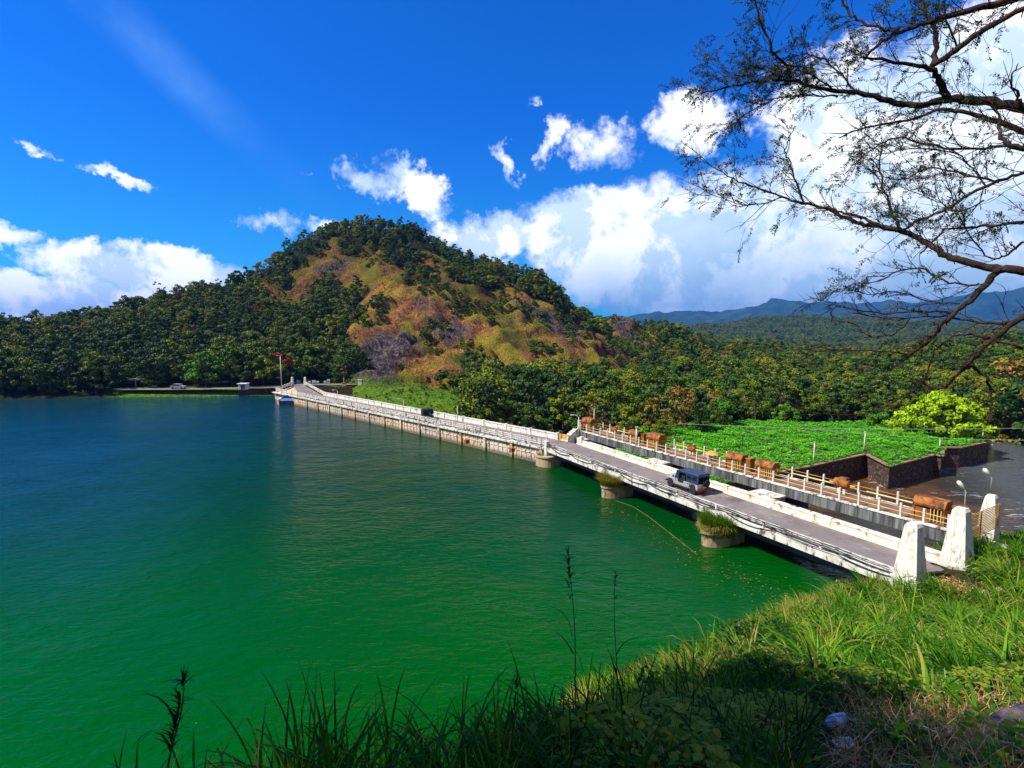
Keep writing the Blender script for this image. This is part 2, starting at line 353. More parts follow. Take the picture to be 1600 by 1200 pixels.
for px, py, z in [(430, 603, 2.), (500, 601, 2.1), (560, 600, 2.2), (600, 599, 2.4), (500, 612, -1.5), (470, 608, 0), (560, 612, .8), (600, 612, 1.4), (640, 618, 1), (690, 630, .3), (705, 642, -.8), (620, 603, 3), (660, 607, 3.2), (700, 613, 3.0), (600, 632, -2.0), (650, 640, -2.8), (550, 622, -1.5),
   (730, 640, -2)]: ctl.append(tuple(PX(px, py, z)))
for w_ in [(0, 88, -5), (-12, 96, -4.5), (10, 100, -5), (-5, 112, -4), (20, 112, -4), (-5, 130, -2), (15, 135, -2), (40, 122, -3), (60, 128, -4), (70, 150, -3), (90, 130, -4), (120, 130, -3), (30, 80, -6), (20, 66, -6), (40, 60, -6.5), (60, 62, -6.5), (80, 75, -6.5), (100, 82, -6.5), (130, 85, -6),
   (46, 44, -4.5), (38, 42, -4), (60, 50, -5), (90, 55, -5), (30, 45, -6), (20, 55, -6), (10, 66, -6), (95, 100, -3.5), (120, 105, -1), (150, 110, 4), (200, 120, 12), (180, 170, 5), (130, 170, -2), (250, 200, 10), (240, 140, 20), (200, 250, 5),
   (-60, 100, -5), (-30, 85, -5), (-20, 60, -6), (0, 62, -5), (-120, 100, -6), (-250, 100, -6), (-250, 60, -6), (0, 40, -6), (60, 40, -4), (120, 40, -3), (250, 40, 0), (-250, 150, 4), (-280, 220, 25), (-280, 330, 8), (-100, 420, 5), (50, 420, 5), (200, 420, -10), (300, 300, 0), (340, 420, -10)]:
    ctl.append(w_)
hill_f = rbf_fit(ctl)
xs = np.arange(-300, 345, 1.5); ys = np.arange(40, 425, 1.5)
GX, GY = np.meshgrid(xs, ys); GZ = hill_f(GX, GY)
amp = np.clip((GY-135)/60, 0, 1)*np.clip((np.abs(GX+20)+60)/60, 0, 1)
GZ = np.where((GX > 30) & (GY > 112), np.maximum(GZ, -3.3), GZ)
GZ = GZ+amp*fbm(GX/34, GY/34, 4)*3.4
# rock faces: outlines on the mountain, read off the place and broken up with noise
def inpoly(px, py, poly):
    r = np.zeros(px.shape, bool); n = len(poly)
    for i in range(n):
        x0, y0 = poly[i]; x1, y1 = poly[(i+1) % n]
        c = ((y0 > py) != (y1 > py)) & (px < (x1-x0)*(py-y0)/((y1-y0) or 1e-9)+x0); r ^= c
    return r
ROCK = [[(556, 612), (545, 545), (552, 495), (585, 455), (640, 445), (700, 468), (745, 480), (775, 515), (805, 560), (860, 592), (862, 612), (760, 600), (705, 607), (640, 614)],
 [(452, 442), (470, 418), (505, 400), (548, 396), (572, 418), (600, 440), (560, 455), (510, 450), (470, 462)], [(385, 460), (400, 432), (430, 425), (425, 455), (480, 470), (440, 480)],
 [(775, 478), (800, 462), (835, 470), (905, 500), (965, 560), (1012, 606), (960, 606), (905, 580), (850, 545), (800, 510)], [(820, 560), (870, 560), (920, 590), (880, 600)],
 [(935, 486), (975, 490), (1022, 532), (1025, 552), (1000, 560), (962, 535)]]
ROCKY = [[(690, 450), (830, 462), (985, 585), (900, 602), (780, 570), (740, 500)], [(560, 380), (600, 395), (640, 440), (590, 440)], [(640, 395), (690, 400), (700, 450), (650, 440)]]
def rockmask(x, y, z):
    px, py, f = proj(np.stack([x, y, z], -1)); jx = fbm(x/9, y/9, 4)*13; jy = fbm(x/9+40, y/9+7, 4)*9
    m = np.zeros(px.shape)
    for i_, pl in enumerate(ROCK): m = np.maximum(m, inpoly(px+jx*(2.2 if i_ in (1, 2) else 1), py+jy*(2.2 if i_ in (1, 2) else 1), pl)*(1.0 if i_ not in (1, 2) else .62))
    for pl in ROCKY: m = np.maximum(m, inpoly(px+jx, py+jy, pl)*.6)
    m[(y < 140) | (y > 345)] = 0
    return m
RM = rockmask(GX, GY, GZ)
def blur(a, k=1):
    for _ in range(k): a = (a+np.roll(a, 1, 0)+np.roll(a, -1, 0)+np.roll(a, 1, 1)+np.roll(a, -1, 1))/5
    return a
RMs = blur(RM, 3)
rx = GX*.80+GY*.60; ry = -GX*.60+GY*.80
GZ = GZ+RMs*(ridged(rx/22, ry/9, 4)*2.9+ridged(rx/7+9, ry/4, 3)*1.5)
ny, nx = GX.shape
V = np.stack([GX, GY, GZ], -1).reshape(-1, 3)
I = (np.arange(ny-1)[:, None]*nx+np.arange(nx-1)[None, :]).ravel(); Fq = np.stack([I, I+1, I+nx+1, I+nx], -1)
# hill material
HILL, t, p = newmat('hillside'); g = t.new('ShaderNodeNewGeometry'); at = t.new('ShaderNodeAttribute', attribute_name='rock')
gr = t.new('ShaderNodeAttribute', attribute_name='lawn')
pos = g.outputs['Position']; a1 = t.noise(pos, .055, 7, .62, .6); a2 = t.noise(t.mapping(pos, rot=(0, 0, .65), scale=(1, 2.2, .7)), .35, 6, .65, .4); a3 = t.noise(pos, 1.6, 5, .65)
rockc = t.ramp(a2, [(.33, (.010, .008, .010)), (.42, (.12, .06, .055)), (.51, (.50, .18, .08)), (.7, (.66, .33, .16))])
dry = t.ramp(t.math('ADD', t.math('MULTIPLY', a1, .75), t.math('MULTIPLY', a3, .25)), [(.36, (.66, .21, .05)), (.45, (.66, .28, .025)), (.53, (.52, .40, .012)), (.62, (.26, .33, .010))])
sepn = t.new('ShaderNodeSeparateXYZ'); t.l.new(g.outputs['Normal'], sepn.inputs[0])
flat = t.mr(t.math('ADD', sepn.outputs[2], t.math('MULTIPLY', t.math('SUBTRACT', a3, .5), .7)), .40, .70)
patch = t.mr(a1, .44, .56)
rk = t.mix(t.math('MULTIPLY', flat, t.math('ADD', .35, t.math('MULTIPLY', patch, .65))), rockc, dry)
rk = t.mix(t.mr(a3, .62, .5, 0, .55), rk, (.06, .045, .03))
under = t.ramp(a3, [(.35, (.012, .018, .005)), (.6, (.035, .045, .012)), (.8, (.08, .07, .025))])
lawn = t.ramp(t.math('ADD', t.math('MULTIPLY', a3, .8), t.math('MULTIPLY', a1, .2)), [(.32, (.02, .06, .004)), (.48, (.10, .25, .010)), (.6, (.24, .34, .02)), (.72, (.38, .30, .07))])
cf = t.new('ShaderNodeAttribute', attribute_name='cliff'); cliffc = t.ramp(t.noise(t.mapping(pos, scale=(1, 1, .3)), .9, 7, .75, .5), [(.38, (.012, .010, .014)), (.5, (.085, .065, .075)), (.6, (.22, .165, .16)), (.72, (.40, .31, .26))])
rk = t.mix(cf.outputs['Fac'], rk, cliffc)
hc = t.mix(at.outputs['Fac'], under, rk); hc = t.mix(gr.outputs['Fac'], hc, lawn)
t.l.new(hc, p.inputs['Base Color']); p.inputs['Roughness'].default_value = .95; p.inputs['Specular IOR Level'].default_value = .1
bp = t.new('ShaderNodeBump'); bp.inputs['Strength'].default_value = 1; bp.inputs['Distance'].default_value = 1.5
t.l.new(t.math('ADD', a3, t.math('MULTIPLY', a2, 1.5)), bp.inputs['Height']); t.l.new(bp.outputs[0], p.inputs['Normal'])
# grassed slope behind the dam and the grassy shore strip
ppx, ppy, _ = proj(V)
LW = [(478, 615), (500, 603), (560, 599), (640, 600), (716, 613), (745, 640), (730, 665), (620, 650), (540, 632)]
lawnm = (inpoly(ppx, ppy, LW) & (V[:, 1] < 165) & (V[:, 1] > 70))*1.0
SH = [(178, 623), (180, 606), (300, 606), (420, 604), (425, 620), (300, 623)]
lawnm = np.maximum(lawnm, (inpoly(ppx, ppy, SH) & (V[:, 1] < 142) & (V[:, 1] > 120))*1.0)
lawnm = blur(lawnm.reshape(ny, nx), 1).ravel()
CLF = [[(548, 612), (546, 552), (572, 530), (622, 518), (655, 540), (640, 560), (608, 575), (640, 612)], [(640, 470), (662, 455), (690, 470), (668, 482)], [(655, 505), (690, 490), (735, 520), (700, 545)], [(500, 412), (545, 402), (540, 425), (505, 430)], [(800, 470), (840, 478), (905, 515), (900, 530), (840, 505)], [(745, 590), (800, 575), (860, 600), (800, 612)], [(945, 490), (985, 500), (1010, 540), (985, 555)]]
cj = fbm(V[:, 0]/7, V[:, 1]/7, 4)*10; cfm = np.zeros(len(V))
for pl_ in CLF: cfm = np.maximum(cfm, inpoly(ppx+cj, ppy-cj*.6, pl_)*1.0)
cfm = blur(cfm.reshape(ny, nx), 1).ravel()
hill = mesh_np('hillside', V, Fq, HILL, smooth=True, attrs={'rock': RMs.ravel(), 'lawn': lawnm, 'cliff': cfm}); tag(hill, kind='structure')
from functools import lru_cache
def hz(x, y):   # terrain height lookup (bilinear)
    x = np.asarray(x, float); y = np.asarray(y, float)
    fx = np.clip((x-xs[0])/1.5, 0, nx-1.001); fy = np.clip((y-ys[0])/1.5, 0, ny-1.001); ix = fx.astype(int); iy = fy.astype(int); fx = fx-ix; fy = fy-iy
    return (GZ[iy, ix]*(1-fx)+GZ[iy, ix+1]*fx)*(1-fy)+(GZ[iy+1, ix]*(1-fx)+GZ[iy+1, ix+1]*fx)*fy
def gridlook(Gd, x, y):
    ix = np.clip(((x-xs[0])/1.5+.5).astype(int), 0, nx-1); iy = np.clip(((y-ys[0])/1.5+.5).astype(int), 0, ny-1); return Gd[iy, ix]

# base ground sheet to the horizon
GROUND = pm('far_ground', [(.35, (.02, .04, .012)), (.6, (.05, .08, .02))], .01, rough=1)
gs = MB(); gs.add([(-9000, -9000, -46), (9000, -9000, -46), (9000, 12000, -46), (-9000, 12000, -46)], [(0, 1, 2, 3)])
tag(gs.build('ground', GROUND), kind='structure')

# far wooded hills and blue mountains
FARM, t, p = newmat('far_forest'); g = t.new('ShaderNodeNewGeometry'); pos = g.outputs['Position']
va = t.new('ShaderNodeTexVoronoi'); va.inputs['Scale'].default_value = .075; t.l.new(pos, va.inputs['Vector'])
b1 = t.noise(pos, .004, 6, .6); b2 = t.noise(pos, .05, 4, .7)
fc = t.ramp(t.math('ADD', t.math('MULTIPLY', b1, .6), t.math('MULTIPLY', b2, .4)), [(.35, (.008, .022, .006)), (.5, (.025, .055, .012)), (.62, (.06, .09, .02)), (.74, (.16, .15, .06))])
t.l.new(fc, p.inputs['Base Color']); p.inputs['Roughness'].default_value = 1; p.inputs['Specular IOR Level'].default_value = 0
def farland(name, ridge, front, xr, yr, step, am, fr, extra=[], bumps=0, nseed=0):
    c = []
    for (px, py, Yd) in ridge:
        q = PD(px, py, Yd); c.append(tuple(q)); k = 1.35; c.append((q.x*k, Yd*k, q.z-60*Yd/1500))
    for (px, py, Yd) in front: c.append(tuple(PD(px, py, Yd)))
    f = rbf_fit(c+extra)
    x = np.arange(xr[0], xr[1], step); y = np.arange(yr[0], yr[1], step); X_, Y_ = np.meshgrid(x, y)
    Z_ = f(X_, Y_)-am*1.2-bumps*.8+am*ridged(X_/fr+nseed, Y_/fr, 5)+am*.5*fbm(X_/fr*3, Y_/fr*3, 3)
    if bumps: Z_ = Z_+bumps*np.abs(vnoise(X_/9, Y_/9))+bumps*R.random(X_.shape)*.8
    n_, m_ = X_.shape; I_ = (np.arange(n_-1)[:, None]*m_+np.arange(m_-1)[None, :]).ravel()
    o = mesh_np(name, np.stack([X_, Y_, Z_], -1), np.stack([I_, I_+1, I_+m_+1, I_+m_], -1), FARM, smooth=True); tag(o, kind='structure'); return o, f
farland('mountains', [(900, 500, 6500), (1000, 493, 6500), (1060, 491, 6500), (1130, 482, 6300), (1200, 471, 6200), (1250, 467, 6200), (1330, 476, 6200), (1400, 472, 6200), (1480, 468, 6000), (1540, 455, 6000), (1600, 448, 6000), (1750, 440, 6000)],
        [(900, 518, 4200), (1100, 518, 4200), (1300, 518, 4200), (1500, 515, 4000), (1750, 515, 4000), (1350, 500, 5000), (1200, 500, 5000), (1550, 490, 5000)], (-300, 7800), (3600, 8200), 45, 55, 700)
midhill, midf = farland('wooded_hills', [(950, 512, 1800), (1050, 516, 1800), (1100, 510, 1700), (1180, 497, 1650), (1250, 492, 1650), (1330, 498, 1700), (1450, 508, 1600), (1600, 510, 1500), (1750, 505, 1500)],
        [(1050, 530, 1100), (1200, 530, 1150), (1350, 535, 1000), (1500, 540, 950), (1650, 540, 950), (1200, 560, 700), (1350, 575, 600), (1500, 585, 560), (1650, 590, 540), (1450, 520, 1250), (1300, 515, 1350)],
        (150, 2300), (430, 2300), 9, 5, 170, extra=[(150, 450, -40), (300, 440, -42), (600, 440, -42)], bumps=4.5, nseed=3)
lh, _ = farland('wooded_ridge', [(-120, 500, 520), (-40, 505, 520), (20, 502, 520), (60, 512, 520), (120, 520, 520)], [(-100, 530, 440), (20, 535, 440), (100, 535, 440)], (-900, -300), (400, 700), 6, 3, 60, bumps=4)

# reservoir
WATER, t, p = newmat('reservoir_water'); g = t.new('ShaderNodeNewGeometry'); pos = g.outputs['Position']
w0 = t.noise(t.mapping(pos, rot=(0, 0, .35), scale=(.6, 1.3, 1)), 1.9, 4, .6, .3); w1 = t.noise(t.mapping(pos, rot=(0, 0, -.5), scale=(.7, 1.2, 1)), .45, 3, .5, .3); w2 = t.noise(pos, .03, 4, .55)
sx_ = t.new('ShaderNodeSeparateXYZ'); t.l.new(pos, sx_.inputs[0])
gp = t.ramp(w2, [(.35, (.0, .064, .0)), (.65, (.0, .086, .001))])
gp = t.mix(t.mr(t.math('ADD', sx_.outputs[1], t.math('MULTIPLY', w2, 14)), 24, 62), gp, (.0, .040, .005))  # darker towards the bridge: its missing sky reflection put into the base colour
gp = t.mix(t.mr(t.math('ADD', t.math('ADD', sx_.outputs[0], t.math('MULTIPLY', sx_.outputs[1], -.35)), t.math('MULTIPLY', w2, 24)), -18, -84), gp, (.0, .036, .058))  # bluer towards the far left: sky reflection put into the base colour
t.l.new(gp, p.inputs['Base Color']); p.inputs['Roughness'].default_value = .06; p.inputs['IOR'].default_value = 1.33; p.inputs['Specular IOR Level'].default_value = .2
bp = t.new('ShaderNodeBump'); bp.inputs['Strength'].default_value = 1; bp.inputs['Distance'].default_value = .17
calm = t.mr(t.noise(pos, .06, 3, .5), .35, .65, .45, 1.0)
t.l.new(t.math('MULTIPLY', t.math('ADD', w0, t.math('MULTIPLY', w1, 2.0)), calm), bp.inputs['Height']); t.l.new(bp.outputs[0], p.inputs['Normal'])
cr0 = Q1(-6, 5.0, 0); cr1 = Q1(L1+1, 5.0, 0); cm1 = Q2(2, 2.5, 0); cm2 = Q2(L2, 2.5, 0)
poly = [(-700, -300), (60, -300), (60, 20), (cr0.x, cr0.y), (cr1.x, cr1.y), (cm1.x, cm1.y), (cm2.x, cm2.y), (-60.5, 131), (-61, 150), (-250, 165), (-700, 165)]
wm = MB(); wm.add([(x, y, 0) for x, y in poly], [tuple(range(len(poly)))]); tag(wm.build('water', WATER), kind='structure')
# river below the spillway
RIVER, t, p = newmat('river_water'); g = t.new('ShaderNodeNewGeometry'); pos = g.outputs['Position']
r0 = t.noise(t.mapping(pos, rot=(0, 0, .6), scale=(.5, 2, 1)), 1.2, 5, .6, .4); r1 = t.noise(pos, .07, 5, .6, .5)
rc = t.ramp(r1, [(.36, (.07, .075, .06)), (.46, (.05, .036, .014)), (.55, (.16, .070, .020)), (.68, (.07, .036, .012))])
foam = t.mr(t.math('MULTIPLY', t.noise(t.mapping(pos, rot=(0, 0, .6), scale=(.6, 3, 1)), .8, 6, .7), t.noise(pos, .12, 2)), .33, .40)
spx = t.new('ShaderNodeSeparateXYZ'); t.l.new(pos, spx.inputs[0]); rc = t.mix(t.mr(t.math('ADD', t.math('ADD', spx.outputs[0], t.math('MULTIPLY', t.math('SUBTRACT', spx.outputs[1], 74.0), -.5)), t.math('MULTIPLY', r1, 22)), 71, 83), rc, (.10, .115, .125))  # grey-blue to the right: bright sky reflection put into the river colour
rc = t.mix(foam, rc, (.6, .63, .65)); t.l.new(rc, p.inputs['Base Color']); p.inputs['Roughness'].default_value = .08; p.inputs['Specular IOR Level'].default_value = .5
bp = t.new('ShaderNodeBump'); bp.inputs['Strength'].default_value = 1; bp.inputs['Distance'].default_value = .9; t.l.new(r0, bp.inputs['Height']); t.l.new(bp.outputs[0], p.inputs['Normal'])
c0 = Q1(-12, 5.6, 0); c1_ = Q1(L1+2, 5.6, 0)
rp = [(c0.x, c0.y), (60, 20), (160, 20), (160, 120), (60, 100), (c1_.x+6, c1_.y+20), (c1_.x, c1_.y)]
rm_ = MB(); rm_.add([(x, y, -4) for x, y in rp], [tuple(range(len(rp)))]); tag(rm_.build('river', RIVER), kind='structure')

# near bank
E = np.array([(-12, -3.6, 14.7), (-3, 1.0, 14.4), (-.8, 2.1, 14.15), (1.2, 3.5, 13.3), (4, 7.4, 11.3), (7, 12.3, 8.5), (11, 18.3, 5.6), (16, 24.5, 3.1), (20, 28.0, 1.9), (24, 30.6, 2.2), (30, 33.5, 2.3), (36, 36, 2.1), (44, 40, .6), (56, 44, -3), (80, 50, -5)], float)
def bank_z(x, y):
    x = np.asarray(x, float); y = np.asarray(y, float); best = np.full(x.shape, 1e9); z = np.zeros(x.shape)
    for i in range(len(E)-1):
        a, b = E[i], E[i+1]; ex, ey = b[0]-a[0], b[1]-a[1]; l2 = ex*ex+ey*ey
        tt = np.clip(((x-a[0])*ex+(y-a[1])*ey)/l2, 0, 1); cx, cy = a[0]+tt*ex, a[1]+tt*ey; d = np.hypot(x-cx, y-cy)
        side = ex*(y-cy)-ey*(x-cx)   # >0 left of the edge: towards the water
        ze = a[2]+tt*(b[2]-a[2]); zz = np.where(side > 0, ze-np.where(d < 1.2, d*d*.45, .65+(d-1.2)*np.interp(cy, [4, 14, 28, 34, 44], [1.2, .72, .72, 1.1, .5])), ze+d*np.interp(cy, [2, 10, 30], [.30, .22, .05]))
        z = np.where(d < best, zz, z); best = np.minimum(best, d)
    return z
bx_ = np.arange(-16, 84, .35); by_ = np.arange(-14, 52, .35); BX, BY = np.meshgrid(bx_, by_)
BZ = bank_z(BX, BY)+fbm(BX/3, BY/3, 4)*np.interp(BY, [3, 10, 26, 31], [.12, .36, .36, .12])
bn, bm_ = BX.shape; I = (np.arange(bn-1)[:, None]*bm_+np.arange(bm_-1)[None, :]).ravel()
SOIL = pm('bank_soil', [(.3, (.012, .010, .005)), (.5, (.035, .028, .012)), (.65, (.06, .06, .015)), (.8, (.14, .09, .045))], 1.4, rough=1, bump=1, bscale=12, spec=.1)
tag(mesh_np('bank', np.stack([BX, BY, BZ], -1), np.stack([I, I+1, I+bm_+1, I+bm_], -1), SOIL, smooth=True), kind='structure')
def bzl(x, y): x = np.asarray(x, float); y = np.asarray(y, float); return bank_z(x, y)+fbm(x/3, y/3, 4)*np.interp(y, [3, 10, 26, 31], [.12, .36, .36, .12])
# ================================================================ DAM, BRIDGES, PIERS
def poly3(fn, ss, w): return [fn(s, w, 0) for s in ss]
# ---- masonry dam
dam = thing('dam', 'long whitewashed masonry dam wall with dark streaks, from bridge to far shore', 'dam', tuple(Q2(0, 0, 0)))
DAMW, t, p = newmat('dam_masonry'); g = t.new('ShaderNodeNewGeometry'); pos = g.outputs['Position']
s1 = t.noise(t.mapping(pos, scale=(1, 1, .30)), 2.6, 6, .75, .3); s2 = t.noise(pos, .12, 3); s3 = t.noise(t.mapping(pos, scale=(1, 1, .1)), 3.5, 5, .7)
sp_ = t.new('ShaderNodeSeparateXYZ'); t.l.new(pos, sp_.inputs[0])
bc = t.ramp(s2, [(.35, (.72, .60, .45)), (.5, (.66, .42, .22)), (.62, (.62, .48, .40)), (.75, (.74, .66, .56))])
bc = t.mix(t.mr(s3, .54, .64, 0, .55), bc, (.09, .075, .06)); bc = t.mix(t.mr(s1, .53, .63), bc, (.055, .045, .038))
bc = t.mix(t.mr(t.math('ADD', sp_.outputs[2], t.math('MULTIPLY', t.math('SUBTRACT', s1, .5), 1.2)), .75, .15, 0, .85), bc, (.07, .06, .05))
t.l.new(bc, p.inputs['Base Color']); p.inputs['Roughness'].default_value = .92
bp = t.new('ShaderNodeBump'); bp.inputs['Strength'].default_value = .8; bp.inputs['Distance'].default_value = .06; t.l.new(t.noise(pos, 4, 5, .7), bp.inputs['Height']); t.l.new(bp.outputs[0], p.inputs['Normal'])
m = MB(); w0 = .35; w1_ = 5.2
P0 = Q2(-1.2, w0, 0); P1 = Q2(L2, w0, 0); P2 = PX(428, 612, 0)*1; Gp = G+Vector((.5, .4, 0))
T1 = PX(457, 602, ZD); T2 = PX(478, 602, ZD)
outer = [Q2(-1.2, w0, 0), Q2(L2, w0, 0), Gp, T1+Vector((.2, 0, 0)), T2, Q2(L2-3.5, w1_, 0), Q2(0, w1_, 0)]
m.prism([(v.x, v.y) for v in outer], -6, 2.02); m.build('wall', DAMW, dam, world=True)
# pilasters, minor ribs and bands standing proud of the wall face
s = 1.0
while s < L2-.5:
    m = MB(); m.bar(Q2(s, w0-.12, -.8), Q2(s, w0-.12, 2.0), .42, .28, up=n2v); s += 5.35; m.build('pilaster', DAMW, dam, world=True)
m = MB(); s = 2.0
while s < L2-.5:
    if abs(((s-1.0) % 5.35)-0) > .5: m.bar(Q2(s, w0-.03, .45), Q2(s, w0-.03, 1.95), .13, .10, up=n2v)
    s += .89
m.bar(Q2(-1, w0-.03, 1.2), Q2(L2, w0-.03, 1.2), .09, .10)
m.build('rib', pm('rib_limewash', [(.3, (.44, .37, .29)), (.55, (.70, .63, .54)), (.8, (.78, .74, .66))], 1.4, stain=((.07, .055, .045), 1.6, .50, .60, (1, 1, .6)), bump=.3), dam, world=True)
m = MB()
m.prism([(v.x, v.y) for v in [Q2(-.9, -.02, 0), Q2(L2, -.02, 0), G, Gp+Vector((.7, .4, 0)), Q2(L2, .95, 0), Q2(0, .95, 0)]], 2.025, 2.27)
m.build('ledge', WHITE, dam, world=True)
DECKT = 2.30
def corner_sweep(ss_fn): pass
# near rail: posts and three rails on a low plinth
def rail_line(parent, P, Qe, sp, post_h=.95, rails=(.32, .58, .84), pw=.17, rr=.075, mat=WHITE, base=DECKT, sub='post', first=True, last=True):
    P = Vector(P); Qe = Vector(Qe); n = max(1, round((Qe-P).length/sp)); out = []
    for i in range(n+1):
        if (i == 0 and not first) or (i == n and not last): continue
        c = P.lerp(Qe, i/n); mm = MB(); mm.box(c+Vector((0, 0, base-c.z+post_h/2)), (pw, pw, post_h), rz=math.atan2((Qe-P).y, (Qe-P).x)); mm.box(c+Vector((0, 0, base-c.z+post_h+.03)), (pw+.07, pw+.07, .06), rz=math.atan2((Qe-P).y, (Qe-P).x))
        out.append(mm.build(sub, mat, parent, world=True))
    mm = MB()
    for z_ in rails: mm.bar(Vector((P.x, P.y, base+z_)), Vector((Qe.x, Qe.y, base+z_)), rr*1.5, rr*1.5)
    mm.build('rail', mat, parent, world=True); return out
rail_line(dam, Q2(.3, .45, 0), Q2(L2, .45, 0), 3.1)
rail_line(dam, G+Vector((.75, .7, 0)), Q2(L2, .45, 0), 3.0, first=True, last=False)
m = MB(); m.bar(Q2(.3, .45, 2.36), Q2(L2, .45, 2.36), .34, .16); m.build('kerb', WHITE, dam, world=True)
# far parapet: solid with coping and piers
def parapet(parent, fn, s0, s1, w, mat, h=.78, sp=4.9, cop=True, gap=None, base=2.28, t_=.24):
    mm = MB(); mm.bar(fn(s0, w, base+h/2), fn(s1, w, base+h/2), t_, h)
    mm.build('parapet', mat, parent, world=True)
    if cop: mm = MB(); mm.bar(fn(s0, w, base+h+.055), fn(s1, w, base+h+.055), t_+.14, .11); mm.build('coping', mat, parent, world=True)
    n = max(1, round((s1-s0)/sp))
    for i in range(n+1):
        mm = MB(); q = fn(s0+(s1-s0)*i/n, w, base+(h+.22)/2); mm.bar(q-Vector((0, 0, (h+.22)/2)), q+Vector((0, 0, (h+.22)/2)), t_+.16, t_+.2, up=n2v)
        mm.build('parapet_pier', mat, parent, world=True)
WALLW = pm('parapet_white', [(.3, (.52, .49, .42)), (.5, (.73, .70, .63)), (.8, (.80, .78, .72))], .9, detail=8, bump=.3, stain=((.20, .17, .13), 2.0, .55, .68, (1, 1, .4)))
parapet(dam, Q2, 2.2, L2-4, 4.95, WALLW)
m = MB(); q = Q2(1.2, 4.95, 2.75); m.bar(Q2(.2, 4.95, 2.75), Q2(1.8, 4.95, 2.75), .2, .9); m.build('service_door', OCHRE, dam, world=True)
# raised causeway from the corner of the dam to the far shore
a_, b_ = G+Vector((.9, .9, 0)), T1; rail_line(dam, b_, a_, 2.6, first=False, last=False, rails=(.35, .62, .88), rr=.1)
c_, e_ = Q2(L2-3.5, 5.0, 0), T2; rail_line(dam, e_, c_, 2.6, first=False, last=True, rails=(.35, .62, .88), rr=.1)
# drain spouts, rusty
for px, py in ((729, 690), (800, 703)):
    q = PX(px, py, 1.7); mm = MB(); mm.box(q-n2v*.25*0+Vector((0, 0, 0)), (.5, .55, .55), rz=math.atan2(d2.y, d2.x)); mm.build('spout', RUST, dam, world=True)
# ---- road surface across dam and bridge: one ribbon
def road_ribbon(z):
    l = []; r = []
    for s_ in (-2.5, L1*.5, L1-.2): l.append(Q1(s_, .74, 0)); r.append(Q1(s_, 4.72, 0))
    l.append(Q2(1.0, .68, 0)); r.append(Q2(1.0, 4.8, 0))
    l.append(Q2(L2-1, .68, 0)); r.append(Q2(L2-3.6, 4.8, 0)); l.append(T1+Vector((.35, -.5, 0))); r.append(T2+Vector((-.35, -.5, 0))); l.append(T1+Vector((0, 2.5, 0))); r.append(T2+Vector((0, 2.5, 0)))
    vs = []; fs = []
    for a, b in zip(l, r): vs += [(a.x, a.y, z), (b.x, b.y, z)]
    for i in range(len(l)-1): fs.append((2*i, 2*i+1, 2*i+3, 2*i+2))
    return vs, fs
rdv = MB(); rdv.add(*road_ribbon(2.345)); tag(rdv.build('road', ASPH), kind='structure')
# ---- road bridge
br = thing('road_bridge', 'narrow white concrete road bridge with low parapets and cables slung along its outer edge', 'bridge', tuple(Q1(0, 0, 0)))
m = MB(); S0, S1_ = -1.5, L1-.1
def sweep(mb, fn, s0, s1, prof):   # prof in (w,z)
    n = len(prof); vs = [fn(s0, w, z) for w, z in prof]+[fn(s1, w, z) for w, z in prof]
    return mb.add(vs, [tuple(range(n)), tuple(reversed(range(n, 2*n)))]+[(i, n+i, n+(i+1) % n, (i+1) % n) for i in range(n)])
sweep(m, Q1, S0, S1_, [(.25, 1.95), (5.0, 1.95), (5.0, 2.335), (.25, 2.335)]); m.build('deck_slab', SOFF, br, world=True)
m = MB(); sweep(m, Q1, S0, S1_, [(0, 1.88), (.245, 1.88), (.245, 2.34), (.62, 2.34), (.62, 2.40), (.0, 2.40)]); m.build('edge_beam', WHITE, br, world=True)
for i, w in enumerate((.7, 2.6, 4.4)):
    m = MB(); sweep(m, Q1, S0, S1_, [(w, 1.2), (w+.4, 1.2), (w+.4, 1.945), (w, 1.945)]); m.build('girder', SOFF, br, world=True)
m = MB(); sweep(m, Q1, S0, S1_, [(.56, 2.41), (.78, 2.41), (.78, 2.72), (.56, 2.72)]); m.build('kerb_wall', WHITE, br, world=True)
n_ = 9
for i in range(n_+1):
    q = Q1(.2+(L1-.6)*i/n_, .32, 2.4); mm = MB(); mm.bar(q, q+Vector((0, 0, .42)), .14, .14, up=n1v); mm.build('post', WHITE, br, world=True)
m = MB()
for z_, w in ((2.58, .32), (2.80, .32)): m.bar(Q1(-.5, w, z_), Q1(L1, w, z_), .07, .07)
m.build('rail', WHITE, br, world=True)
m = MB(); sweep(m, Q1, S0, S1_, [(4.74, 2.36), (5.02, 2.36), (5.02, 2.98), (4.70, 2.98), (4.70, 2.88), (4.74, 2.86)]); m.build('parapet', CREAM, br, world=True)
m = MB(); sweep(m, Q1, S0, S1_, [(4.6, 2.35), (4.735, 2.35), (4.735, 2.52), (4.6, 2.50)]); m.build('kerb', CREAM, br, world=True)
m = MB(); sweep(m, Q1, S0, S1_-1.5, [(5.22, 1.6), (5.75, 1.6), (5.75, 2.82), (5.22, 2.82)]); m.build('outer_beam', WHITE, br, world=True)
for i in range(9):
    q = Q1(2+i*4.6, 4.86, 2.36); mm = MB(); mm.bar(q, q+Vector((0, 0, .70)), .36, .38, up=n1v); mm.build('parapet_pier', CREAM, br, world=True)
q = Q1(L1-.9, 4.86, 2.3); mm = MB(); mm.bar(q, q+Vector((0, 0, 1.15)), .4, .42, up=n1v); mm.build('end_post', WALLW, br, world=True)
q = Q1(L1-.1, .1, 0); mm = MB(); mm.bar(Vector((q.x, q.y, 1.1)), Vector((q.x, q.y, 3.2)), .5, .5, up=n1v); mm.build('end_post', WALLW, br, world=True)
